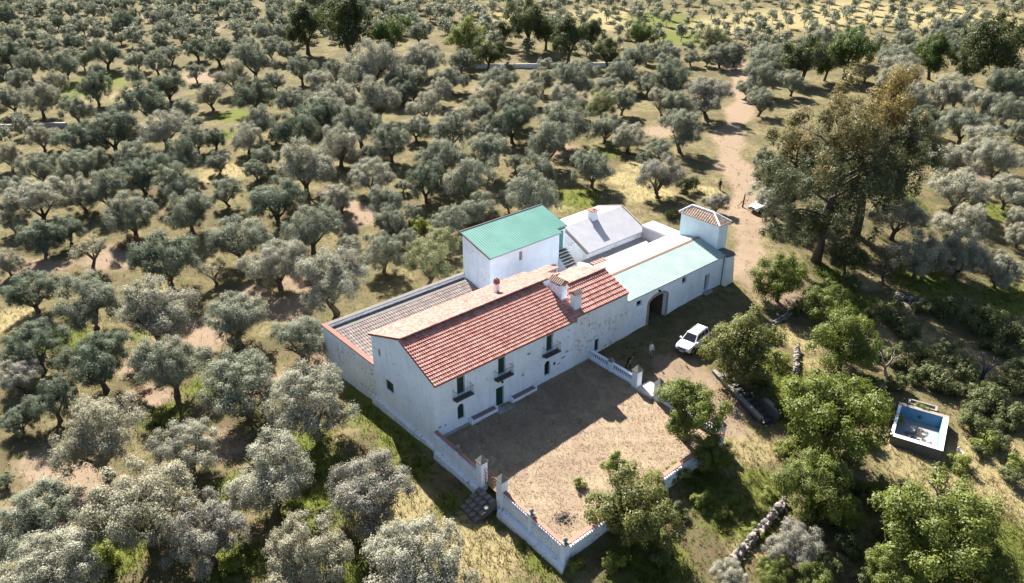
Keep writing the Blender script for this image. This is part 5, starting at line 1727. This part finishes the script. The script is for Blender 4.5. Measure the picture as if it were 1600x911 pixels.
def eucalyptus(x, y, H, W, seed, mat, label, low=.3, dens=1.0, amber=1.0):
    """tall straggling tree: limbs carry separate drooping boughs, yellowish young growth at the tips"""
    rg = np.random.RandomState(seed)
    e = bpy.data.objects.new('eucalyptus', None)
    COL.objects.link(e)
    e.location = (x, y, float(ground_z(x, y)) - .1)
    tag(e, label, 'tree')
    B = MB()
    k = H * .022
    tp = [(0, 0, 0), (.3, .2, H * .12), (.1, .5, H * .3), (.8, .2, H * .5), (.5, -.3, H * .72), (.7, .1, H * .9)]
    B.tube(tp, [k * 1.6, k * 1.15, k, k * .75, k * .45, k * .15], 9)
    cl = []
    for i in range(17):
        t = low + (1 - low) * (i + rg.rand()) / 17
        z0 = H * t * .8
        a = i * 2.4 + rg.rand()
        s = W / 2 * (1.05 - .55 * abs(t - .55) / .55) * rg.uniform(.65, 1.0)
        tipv = Vector((math.cos(a) * s, math.sin(a) * s, z0 + H * rg.uniform(.05, .2)))
        o = Vector((.4, .1, z0))
        mid = (o + tipv) / 2 + Vector((0, 0, H * .03))
        B.tube([o, mid, tipv], [k * .45, k * .28, k * .1], 5)
        for q in range(9):
            f = rg.uniform(.3, 1.1)
            p = o + (tipv - o) * f + Vector(rg.normal(size=3)) * W * .055
            r = W * rg.uniform(.038, .08)
            cl.append(((p.x, p.y, p.z), r))
            if rg.rand() < .6:
                cl.append(((p.x + rg.normal() * .3, p.y + rg.normal() * .3, p.z - r * 1.3), r * .8))
    for i in range(9):
        p = Vector(rg.normal(size=3)) * W * .1 + Vector((.6, 0, H * rg.uniform(.82, .96)))
        cl.append(((p.x, p.y, p.z), W * rg.uniform(.05, .09)))
    me = B.mesh('trunk')
    me.materials.append(M['bark'])
    me.polygons.foreach_set('use_smooth', [True] * len(me.polygons))
    t = bpy.data.objects.new('trunk', me)
    COL.objects.link(t)
    t.parent = e
    co, ti = clump_leaves(rg, cl, 330 * dens, .27, .36, .1, (0, 0, H * .5), 1.15)
    zc = co.reshape(-1, 4, 3)[:, :, 2].mean(1)
    patch = np.sin(co[::4, 0] * .55 + 1) * np.cos(co[::4, 1] * .5) * .25
    tip = np.clip((zc / H - .68 + patch) * 4.0, 0, 1) * np.clip(rg.normal(.65, .3, len(zc)), 0, 1) * amber
    me = leaf_mesh('crown', co, ti, tip)
    me.materials.append(M[mat])
    c = bpy.data.objects.new('crown', me)
    COL.objects.link(c)
    c.parent = e


eucalyptus(39.1, 91.3, 20, 17, 31, 'leaf_e', 'tallest tree, a straggling eucalyptus with amber top over the yard', .2, .8, .5)
eucalyptus(47.0, 99.0, 21.5, 17, 32, 'leaf_e', 'broad amber-crowned eucalyptus just beyond the tallest tree', .3, .9, 1.0)
eucalyptus(39.0, 105.5, 13, 10, 33, 'leaf_e', 'shorter brownish eucalyptus beside the earth track', .3, .8, .7)


def dead_tree(x, y, H, seed, label, mat='bark_dead'):
    rg = np.random.RandomState(seed)
    e = bpy.data.objects.new('dead_tree', None)
    COL.objects.link(e)
    e.location = (x, y, float(ground_z(x, y)) - .1)
    e.scale = (H, H, H)
    tag(e, label, 'tree')
    me = trunk_mesh('trunk', rg, .35, .45, 1.0, .07, 4, 4, .15, mat)
    o = bpy.data.objects.new('trunk', me)
    COL.objects.link(o)
    o.parent = e


dead_tree(48.7, 67.9, 3.2, 41, 'bare bluish dead tree on the shaded bank above the tank')
dead_tree(45.9, 86.4, 2.6, 42, 'small bare-branched tree near the foot of the eucalyptus', 'bark')
dead_tree(38.8, 68.0, 2.6, 43, 'leafless sapling standing just behind the blue-walled tank', 'bark_pale')
# ------------------------------------------------------------------ stone walls, stairway, tank, fire pit
STONES = []


def stone_protos():
    for i in range(6):
        rg = np.random.RandomState(900 + i)
        bm = bmesh.new()
        bmesh.ops.create_icosphere(bm, subdivisions=1, radius=.5)
        for v in bm.verts:
            v.co = Vector((v.co.x, v.co.y * .8, v.co.z * .7)) * rg.uniform(.78, 1.15)
        me = bpy.data.meshes.new('stone')
        bm.to_mesh(me)
        bm.free()
        me.materials.append(M[('stone', 'stone_dark', 'stone_warm')[i % 3]])
        STONES.append(me)


stone_protos()


def add_stone(parent, rg, loc, s):
    o = bpy.data.objects.new('stone', STONES[rg.randrange(6)])
    COL.objects.link(o)
    o.parent = parent
    o.location = loc
    o.rotation_euler = (rg.uniform(-.4, .4), rg.uniform(-.4, .4), rg.uniform(0, 6.28))
    o.scale = (s * rg.uniform(.8, 1.3), s * rg.uniform(.8, 1.2), s * rg.uniform(.7, 1.1))


def stone_wall(a, b, h, label, seed, s=.42):
    rg = random.Random(seed)
    e = bpy.data.objects.new('dry_stone_wall', None)
    COL.objects.link(e)
    e.location = (a[0], a[1], float(ground_z(*a)))
    tag(e, label, 'wall')
    L = math.hypot(b[0] - a[0], b[1] - a[1])
    n = max(3, round(L / (s * .8)))
    rows = max(1, round(h / (s * .62)))
    for r in range(rows):
        for i in range(n):
            if r == rows - 1 and rg.random() < .3:
                continue
            t = (i + .5 * (r % 2) + rg.uniform(-.2, .2)) / n
            for sd in ((-1, 1) if r < rows - 1 else (0,)):
                x = a[0] + (b[0] - a[0]) * t - (b[1] - a[1]) / L * .17 * sd
                y = a[1] + (b[1] - a[1]) * t + (b[0] - a[0]) / L * .17 * sd
                z = float(ground_z(x, y)) + r * s * .6 + .1
                add_stone(e, rg, (x - e.location.x, y - e.location.y, z - e.location.z), s * rg.uniform(.85, 1.2))


stone_wall((17.0, 43.8), (23.0, 50.1), .9, 'tumbled stone retaining wall in the gully below the courtyard', 1, .55)
stone_wall((30.7, 71.9), (29.2, 67.6), .7, 'short straight dry stone wall standing alone in dry grass', 2)
stone_wall((29.3, 76.7), (32.9, 79.9), .6, 'broken dry stone wall at the edge of the yard below the tower', 3)
stone_wall((46.2, 83.4), (49.5, 81.7), .8, 'dry stone wall remnant below the eucalyptus', 4)


def stairway():
    d = ST_B - ST_A
    L = math.hypot(*d)
    rot = math.atan2(d[1], d[0])
    z0 = float(hgt(*ST_A))
    z1 = float(hgt(*ST_B))
    T = Thing('stone_stairway', ST_A[0], ST_A[1], z0, 'sunken stone stairway between low walls beside the yard', 'stairs', world=True, rot=rot)
    dz = z1 - z0
    for s in (-1, 1):
        B = MB()
        y0, y1 = s * ST_W - .2, s * ST_W + .2
        B.hexa([(-.3, y0, -2), (L, y0, dz - 2.6), (L, y1, dz - 2.6), (-.3, y1, -2)], [(-.3, y0, .22), (L, y0, dz + .2), (L, y1, dz + .2), (-.3, y1, .22)])
        w_ = T.part('side_wall', B, 'stone_dark')
        B = MB()
        B.hexa([(-.3, y0 - .03, .225), (L, y0 - .03, dz + .205), (L, y1 + .03, dz + .205), (-.3, y1 + .03, .225)], [(-.3, y0 - .03, .3), (L, y0 - .03, dz + .28), (L, y1 + .03, dz + .28), (-.3, y1 + .03, .3)])
        T.part('coping', B, 'stone', w_)
    n = 11
    rg = random.Random(8)
    for i in range(n):
        B = MB()
        x0, x1 = L * i / n, L * (i + 1) / n
        z = dz * i / n - .15 - 1.25 * i / n
        B.hexa([(x0, -ST_W + .2, z - .8), (x1, -ST_W + .2, z - .8), (x1, ST_W - .2, z - .8), (x0, ST_W - .2, z - .8)],
               [(x0 + .02, -ST_W + .2, z + rg.uniform(-.03, .03)), (x1, -ST_W + .2, z), (x1, ST_W - .2, z + rg.uniform(-.03, .03)), (x0 + .02, ST_W - .2, z)])
        T.part('step', B, 'stone_dark')


stairway()


def tank():
    c = TANK[:2]
    gzv = float(hgt(*c))
    rot = TANK[2]
    T = Thing('irrigation_tank', c[0], c[1], gzv, 'raised rectangular water tank with blue inside walls and debris', 'tank', world=True, rot=rot)
    hx, hy, zt = 2.15, 2.95, .95
    th = .42
    for nm, x0, x1, y0, y1 in (('wall', -hx, hx, -hy, -hy + th), ('wall', -hx, hx, hy - th, hy), ('wall', -hx, -hx + .22, -hy + th, hy - th), ('wall', hx - th, hx, -hy + th, hy - th)):
        B = MB()
        B.box(x0, x1, y0, y1, -1.2, zt - .06)
        w_ = T.part(nm, B, 'stone_dark')
        B = MB()
        B.box(x0 - (.05 if x0 == -hx else 0), x1 + (.05 if x1 == hx else 0), y0 - (.05 if y0 == -hy else 0), y1 + (.05 if y1 == hy else 0), zt - .058, zt)
        T.part('rim', B, 'wall_worn' if y0 < 2 else 'stone', w_)
    B = MB()
    ix0, ix1, iy0, iy1 = -hx + .22, hx - th, -hy + th, hy - th
    B.box(ix0, ix1, iy0, iy1, -.6, -.32)
    T.part('floor', B, 'tank_floor')
    B = MB()
    B.box(ix0 + .002, ix1 - .002, iy1 - .02, iy1 - .002, -.32, zt - .07)
    B.box(ix0 + .002, ix0 + .02, iy0, iy1 - .03, -.32, zt - .07)
    B.box(ix1 - .02, ix1 - .002, iy0, iy1 - .03, -.32, zt - .07)
    T.part('lining', B, 'tank_blue')
    rg = random.Random(2)
    for nm, mat, cx, cy, r, z in (('sludge', 'muck', -.1, -.35, 1.05, -.305), ('sludge', 'muck', .2, .7, .6, -.300), ('dry_mud', 'ash', .9, -.9, .75, -.296)):
        B = MB()
        n = 18
        B.poly([(max(ix0 + .03, min(ix1 - .03, cx + r * rg.uniform(.6, 1.1) * math.cos(6.283 * k / n))), cy + r * rg.uniform(.6, 1.1) * math.sin(6.283 * k / n), z) for k in range(n)])
        T.part(nm, B, mat)
    for k in range(26):
        B = MB()
        x, y = rg.uniform(-.7, 1.2), rg.uniform(-1.9, 1.2)
        s = rg.uniform(.06, .22)
        a = rg.uniform(0, 3)
        B.hexa([(x + s * math.cos(a + q * 1.57) * (1.5 if q % 2 else .8), y + s * math.sin(a + q * 1.57), -.33) for q in range(4)],
               [(x + s * .8 * math.cos(a + q * 1.57) * (1.5 if q % 2 else .8), y + s * .8 * math.sin(a + q * 1.57), -.33 + s * rg.uniform(.3, .7)) for q in range(4)])
        T.part('debris', B, 'debris_pale' if k % 3 else 'stone_dark')
    # low trough behind the tank
    x, y = c[0] + math.cos(rot + 1.57) * 4.3 - .2, c[1] + math.sin(rot + 1.57) * 4.3
    T = Thing('stone_trough', x, y, float(ground_z(x, y)), 'narrow stone trough just behind the blue-walled tank', 'trough', world=True, rot=rot)
    for a in ((-1.3, 1.3, -.45, -.27), (-1.3, 1.3, .27, .45), (-1.3, -1.1, -.27, .27), (1.1, 1.3, -.27, .27)):
        B = MB()
        B.box(*a, -.4, .45)
        T.part('side', B, 'stone')
    B = MB()
    B.box(-1.1, 1.1, -.27, .27, -.4, .1)
    T.part('bottom', B, 'stone_dark')


tank()


def fire_pit():
    u, v = 2.3, -14.0
    z = court_z(u, v)
    x, y = uv2w(u, v)
    T = Thing('fire_pit', x, y, z, 'ring of ash and stones from an old fire on the courtyard floor', 'fire pit', world=True, rot=0)
    rg = random.Random(5)
    B = MB()
    n = 40
    for k in range(150):            # ash flecks thinning outwards, and bits of charcoal
        a, r = rg.uniform(0, 6.283), abs(rg.gauss(.45, .33))
        q = rg.uniform(.04, .13)
        cx, cy, t = r * math.cos(a), r * math.sin(a) * .85, rg.uniform(0, 3)
        zz = .03 + .07 * max(0, 1 - r) + rg.uniform(0, .02)
        B.poly([(cx + q * rg.uniform(.6, 1.3) * math.cos(t + 1.257 * m), cy + q * rg.uniform(.6, 1.3) * math.sin(t + 1.257 * m), zz + rg.uniform(-.02, .02)) for m in range(5)])
    T.part('ash_flecks', B, 'ash', kind='stuff')
    for k in range(7):
        a = 6.283 * k / 7 + rg.uniform(-.3, .3)
        add_stone(T.e, rg, (.42 * math.cos(a), .36 * math.sin(a), .07), rg.uniform(.10, .22))
    for k in range(4):
        B = MB()
        a = rg.uniform(0, 3.1)
        B.tube([(-.45 * math.cos(a), -.45 * math.sin(a), .12 + .02 * k), (.4 * math.cos(a), .4 * math.sin(a), .16 + .03 * k)], .03, 5)
        T.part('stick', B, 'char_shade_black')


fire_pit()


def small_things():
    x, y = 40.8, 56.3
    T = Thing('plastic_chair', x, y, float(ground_z(x, y)), 'small white plastic chair left beside the tank', 'chair', world=True, rot=.7)
    B = MB()
    B.box(-.22, .22, -.22, .22, .42, .45)
    T.part('seat', B, 'white_paint')
    B = MB()
    B.hexa([(-.22, .2, .45), (.22, .2, .45), (.22, .23, .45), (-.22, .23, .45)], [(-.2, .3, .85), (.2, .3, .85), (.2, .33, .85), (-.2, .33, .85)])
    T.part('backrest', B, 'white_paint')
    for a in (-1, 1):
        for b in (-1, 1):
            B = MB()
            B.tube([(a * .2, b * .2, .42), (a * .24, b * .24, -.03)], .02, 5)
            T.part('leg', B, 'white_paint')
    x, y = 33.9, 108.1
    T = Thing('wooden_post', x, y, float(ground_z(x, y)), 'leaning dark wooden post beside the earth track', 'post', world=True)
    B = MB()
    B.tube([(0, 0, -.2), (.06, 0, 1.0), (.16, .02, 2.1)], [.14, .12, .09], 7)
    T.part('shaft', B, 'bark')
    B = MB()
    B.tube([(.06, 0, 1.1), (-.7, .1, .1)], [.05, .06], 5)
    T.part('brace', B, 'bark')
    # low roadside walls far off
    for a, b, lab in (((-112, 156.8), (-90, 156.4), 'low grey wall across the grove far behind the annex'), ((-9, 196.6), (28, 198.8), 'long pale wall running under the tall dark oaks')):
        L = math.hypot(b[0] - a[0], b[1] - a[1])
        zz = float(hgt(*a))
        T = Thing('boundary_wall', a[0], a[1], zz, lab, 'wall', world=True, rot=math.atan2(b[1] - a[1], b[0] - a[0]))
        n = max(2, round(L / 4))
        for i in range(n):
            B = MB()
            xa, xb = L * i / n, L * (i + 1) / n - .04
            g = float(hgt(a[0] + (b[0] - a[0]) * (i + .5) / n, a[1] + (b[1] - a[1]) * (i + .5) / n)) - zz
            B.box(xa, xb, -.2, .2, g - .5, g + .9)
            p = T.part('panel', B, 'wall_worn' if a[0] > -50 else 'concrete')
            B = MB()
            B.box(xa, xb, -.25, .25, g + .902, g + 1.0)
            T.part('coping', B, 'concrete', p)


small_things()


# ------------------------------------------------------------------ cars
def make_car():
    T = Thing('parked_car', 0, 0, 0, 'white off-road car parked in the yard shade', 'car', world=True)
    st = [(2.28, .70, .42, .80), (2.18, .82, .32, .93), (1.75, .90, .26, 1.02), (1.0, .92, .24, 1.08), (0, .92, .24, 1.09), (-1.3, .92, .26, 1.09), (-2.05, .90, .32, 1.07), (-2.22, .82, .42, 1.0)]
    B = MB()
    rings = []
    for x, hw, zb, zt in st:
        half = [(hw * .80, zb), (hw * .97, zb + .12), (hw, zb + .35), (hw * .985, zt - .12), (hw * .90, zt - .02), (hw * .45, zt + .02)]
        rings.append([(x, y, z) for y, z in half] + [(x, -y, z) for y, z in half[::-1]])
    k = len(rings[0])
    for r in rings:
        B.v += r
    for i in range(len(rings) - 1):
        for j in range(k):
            B.f.append((i * k + j, i * k + (j + 1) % k, (i + 1) * k + (j + 1) % k, (i + 1) * k + j))
    B.f.append(tuple(range(k)))
    B.f.append(tuple((len(rings) - 1) * k + j for j in range(k)))
    body = T.part('body', B, 'car_paint', smooth=False)
    b = [(1.02, .80), (-2.08, .82)]
    B = MB()
    lo = [(1.02, -.80, 1.07), (1.02, .80, 1.07), (-2.1, .82, 1.07), (-2.1, -.82, 1.07)]
    hi = [(.22, -.62, 1.70), (.22, .62, 1.70), (-1.92, .64, 1.70), (-1.92, -.64, 1.70)]
    B.hexa(lo, hi)
    B.hexa([(.26, -.63, 1.702), (.26, .63, 1.702), (-1.96, .65, 1.702), (-1.96, -.65, 1.702)], [(.1, -.52, 1.76), (.1, .52, 1.76), (-1.8, .54, 1.76), (-1.8, -.54, 1.76)])
    T.part('cabin', B, 'car_paint')

    def lerp(p, q, t):
        return tuple(p[i] + (q[i] - p[i]) * t for i in range(3))

    def pane(nm, a0, a1, c0, c1, s0, s1, t0, t1, push, mat='glass_dark'):
        q = []
        for s, t in ((s0, t0), (s1, t0), (s1, t1), (s0, t1)):
            p = lerp(lerp(a0, a1, s), lerp(c0, c1, s), t)
            q.append((p[0] + push[0], p[1] + push[1], p[2] + push[2]))
        B = MB()
        B.prism(q, tuple(-.6 * x for x in push))
        T.part(nm, B, mat)
    pane('windscreen', lo[0], lo[1], hi[0], hi[1], .06, .94, .08, .92, (.012, 0, .012))
    pane('rear_window', lo[2], lo[3], hi[2], hi[3], .1, .9, .3, .9, (-.012, 0, .006))
    for s in (1, -1):
        a0, a1, c0, c1 = (lo[1], lo[2], hi[1], hi[2]) if s > 0 else (lo[0], lo[3], hi[0], hi[3])
        for p0, p1 in ((.12, .38), (.42, .68), (.72, .95)):
            pane('side_window', a0, a1, c0, c1, p0, p1, .1, .88, (0, .012 * s, .006))
    for x in (1.42, -1.35):
        for s in (1, -1):
            B = MB()
            q = Thing.__new__(Thing)
            pts = [(x, s * .70, .37), (x, s * .93, .37)]
            B.tube([(x, s * .70, .37), (x, s * .73, .37), (x, s * .92, .37), (x, s * .945, .37)], [.30, .37, .37, .31], 18)
            w_ = T.part('wheel', B, 'rubber')
            B = MB()
            B.tube([(x, s * .9, .37), (x, s * .952, .37)], [.24, .22], 14)
            T.part('rim', B, 'rim_metal', w_)
            B = MB()
            for a in range(9):
                t0, t1 = math.pi * a / 9, math.pi * (a + 1) / 9
                y = s * .925
                B.hexa([(x + .40 * math.cos(t0), y, .37 + .40 * math.sin(t0)), (x + .48 * math.cos(t0), y, .37 + .46 * math.sin(t0)), (x + .48 * math.cos(t1), y, .37 + .46 * math.sin(t1)), (x + .40 * math.cos(t1), y, .37 + .40 * math.sin(t1))],
                       [(x + .40 * math.cos(t0), y + s * .03, .37 + .40 * math.sin(t0)), (x + .48 * math.cos(t0), y + s * .03, .37 + .46 * math.sin(t0)), (x + .48 * math.cos(t1), y + s * .03, .37 + .46 * math.sin(t1)), (x + .40 * math.cos(t1), y + s * .03, .37 + .40 * math.sin(t1))])
            T.part('wheel_arch', B, 'plastic_black')
    for s in (1, -1):
        B = MB()
        B.hexa([(2.2, s * .48, .74), (2.12, s * .80, .74), (2.02, s * .80, .76), (2.1, s * .48, .76)], [(2.19, s * .5, .90), (2.1, s * .78, .90), (2.0, s * .78, .92), (2.1, s * .5, .92)])
        T.part('headlight', B, 'lamp_glass')
        B = MB()
        B.box(.78, .96, s * .9 - .02 if s > 0 else -.98 - .08, s * .9 + .18 if s > 0 else -.88, 1.08, 1.24)
        T.part('mirror', B, 'car_paint')
        B = MB()
        B.box(-2.24, -2.12, s * .78 - .05, s * .78 + .05, .75, 1.0)
        T.part('tail_light', B, 'brick_red')
        B = MB()
        for x in (.75, -.35, -1.15):
            B.box(x - .008, x + .008, s * .925 - .006, s * .925 + .006, .45, 1.0)
        T.part('door_seam', B, 'plastic_black')
        B = MB()
        B.box(-1.8, .05, s * .55 - .02, s * .55 + .02, 1.78, 1.82)
        T.part('roof_rail', B, 'plastic_black')
    B = MB()
    B.box(2.17, 2.30, -.45, .45, .68, .86)
    T.part('grille', B, 'plastic_black')
    B = MB()
    B.box(2.1, 2.36, -.78, .78, .40, .60)
    T.part('bumper', B, 'plastic_black')
    B = MB()
    B.box(-2.34, -2.1, -.78, .78, .42, .62)
    T.part('bumper', B, 'car_paint')
    B = MB()
    B.box(2.361, 2.37, -.26, .26, .45, .55)
    T.part('number_plate', B, 'white_paint')
    return T.e


def copy_tree(o, parent=None):
    c = o.copy()
    COL.objects.link(c)
    c.parent = parent
    for ch in list(o.children):
        copy_tree(ch, c)
    return c


car = make_car()
car.location = (19.3, 71.85, float(ground_z(19.3, 71.85)) + .02)
car.rotation_euler = (0, 0, math.atan2(-.76, -.65))
car2 = copy_tree(car)
car2.location = (36.6, 106.6, float(ground_z(36.6, 106.6)) + .02)
car2.rotation_euler = (0, 0, math.atan2(-.5, -1))
car2['label'] = 'white car mostly hidden behind a silvery olive beside the earth track'


# ------------------------------------------------------------------ people
def skin_obj(name, joints, edges, mat, parent, sub=2):
    me = bpy.data.meshes.new(name)
    names = list(joints)
    me.from_pydata([joints[n][:3] for n in names], [(names.index(a), names.index(b)) for a, b in edges], [])
    me.materials.append(M[mat])
    o = bpy.data.objects.new(name, me)
    COL.objects.link(o)
    o.parent = parent
    o.modifiers.new('Skin', 'SKIN').use_smooth_shade = True
    for i, n in enumerate(names):
        r = joints[n][3]
        me.skin_vertices[0].data[i].radius = (r, joints[n][4] if len(joints[n]) > 4 else r)
        me.skin_vertices[0].data[i].use_root = (i == 0)
    s = o.modifiers.new('Sub', 'SUBSURF')
    s.levels = s.render_levels = sub
    return o


def person(x, y, rot, label, top, bottom, bend=0.0, stride=.12, arm=.15, extra=None, short=False):
    z = float(ground_z(x, y))
    e = bpy.data.objects.new('person', None)
    COL.objects.link(e)
    e.location = (x, y, z)
    e.rotation_euler = (0, 0, rot)
    tag(e, label, 'person')
    cb, sb = math.cos(bend), math.sin(bend)

    def B(x_, y_, z_):          # upper body bends forward (+x) at the hips
        dz = z_ - .95
        return (x_ * cb + dz * sb, y_, .95 - x_ * sb + dz * cb)
    J = {'pelvis': (0, 0, .95, .13, .15), 'belly': (*B(.01, 0, 1.1), .115, .14), 'chest': (*B(0, 0, 1.32), .12, .165), 'neck0': (*B(.0, 0, 1.47), .06),
         'neck1': (*B(.02, 0, 1.54), .052), 'jaw': (*B(.045, 0, 1.60), .068), 'head': (*B(.025, 0, 1.68), .092, .08), 'crown': (*B(.005, 0, 1.75), .07), 'nose': (*B(.125, 0, 1.655), .014)}
    Ed = [('pelvis', 'belly'), ('belly', 'chest'), ('chest', 'neck0'), ('neck0', 'neck1'), ('neck1', 'jaw'), ('jaw', 'head'), ('head', 'crown'), ('head', 'nose')]
    for s, t in ((1, 'l'), (-1, 'r')):
        f = stride * s
        J['hip' + t] = (0, .09 * s, .90, .095)
        J['knee' + t] = (f * .55 + .03, .10 * s, .50, .062)
        J['ankle' + t] = (f, .10 * s, .09, .042)
        J['toe' + t] = (f + .17, .115 * s, .035, .036)
        Ed += [('pelvis', 'hip' + t), ('hip' + t, 'knee' + t), ('knee' + t, 'ankle' + t), ('ankle' + t, 'toe' + t)]
        J['sho' + t] = (*B(0, .17 * s, 1.41), .062)
        J['elb' + t] = (*B(arm * .35, .235 * s, 1.14), .044)
        J['wri' + t] = (*B(arm, .22 * s, .91), .030)
        wx, wy, wz = B(arm, .22 * s, .91)
        J['palm' + t] = (wx + .01, wy, wz - .07, .030, .022)
        Ed += [('chest', 'sho' + t), ('sho' + t, 'elb' + t), ('elb' + t, 'wri' + t), ('wri' + t, 'palm' + t)]
        for k, (dy, ln) in enumerate(((-.028, .070), (-.010, .082), (.010, .076), (.028, .060))):
            J['f%d' % k + t] = (wx + .015 + dy, wy, wz - .07 - ln * .6, .0095)
            J['g%d' % k + t] = (wx + .03 + dy, wy - .012 * s, wz - .07 - ln, .008)
            Ed += [('palm' + t, 'f%d' % k + t), ('f%d' % k + t, 'g%d' % k + t)]
        J['th' + t] = (wx + .055, wy - .02 * s, wz - .06, .0105)
        J['ti' + t] = (wx + .07, wy - .03 * s, wz - .095, .009)
        Ed += [('palm' + t, 'th' + t), ('th' + t, 'ti' + t)]
    body = skin_obj('body', J, Ed, 'skin', e, 1)
    g = lambda n, r, r2=None: (*J[n][:3], r, r2 or r)
    sl = .6 if short else 1.0
    C = {'belly': g('belly', .145, .17), 'chest': g('chest', .15, .185), 'neck0': g('neck0', .085), 'pelvis': g('pelvis', .15, .175)}
    CE = [('belly', 'chest'), ('chest', 'neck0'), ('belly', 'pelvis')]
    for t in 'lr':
        C['sho' + t] = g('sho' + t, .085)
        C['elb' + t] = g('elb' + t, .065)
        CE += [('chest', 'sho' + t), ('sho' + t, 'elb' + t)]
        if not short:
            C['wri' + t] = g('wri' + t, .047)
            CE.append(('elb' + t, 'wri' + t))
    skin_obj('shirt', C, CE, top, e, 1)
    C = {'pelvis': g('pelvis', .145, .165)}
    CE = []
    for t in 'lr':
        C['hip' + t] = g('hip' + t, .112)
        C['knee' + t] = g('knee' + t, .082)
        C['ankle' + t] = g('ankle' + t, .064)
        CE += [('pelvis', 'hip' + t), ('hip' + t, 'knee' + t), ('knee' + t, 'ankle' + t)]
    skin_obj('trousers', C, CE, bottom, e, 1)
    H = {'a': (*B(-.005, 0, 1.735), .088, .085), 'b': (*B(-.05, 0, 1.69), .075), 'c': (*B(.04, 0, 1.76), .06)}
    skin_obj('hair', H, [('a', 'b'), ('a', 'c')], 'hair_dark', e, 1)
    for s in (1, -1):
        q = MB()
        q.lathe([(.004, -.012), (.013, 0), (.004, .012)], B(.108, .033 * s, 1.685), 6)
        me = q.mesh('eye')
        me.materials.append(M['hair_dark'])
        o = bpy.data.objects.new('eye', me)
        COL.objects.link(o)
        o.parent = e
        q = MB()
        fx = stride * s
        yy = .10 * s
        q.hexa([(fx - .08, yy - .05, -.01), (fx + .2, yy - .05, -.01), (fx + .2, yy + .06, -.01), (fx - .08, yy + .06, -.01)], [(fx - .07, yy - .04, .11), (fx + .15, yy - .045, .07), (fx + .15, yy + .055, .07), (fx - .07, yy + .05, .11)])
        me = q.mesh('shoe')
        me.materials.append(M['cloth_black'])
        o = bpy.data.objects.new('shoe', me)
        COL.objects.link(o)
        o.parent = e
    return e


person(14.5, 69.65, -1.2, 'person in pale shirt and dark trousers standing in the shaded yard', 'cloth_pale', 'cloth_grey', .08, .10, .22)
person(11.95, 67.8, -.5, 'person in black clothes stooping beside the courtyard balustrade', 'cloth_black', 'cloth_black', .65, .22, .30, short=True)
person(32.1, 114.9, -1.9, 'person in black clothes standing on the sunlit earth track', 'cloth_black', 'cloth_black', .0, .08, .12)
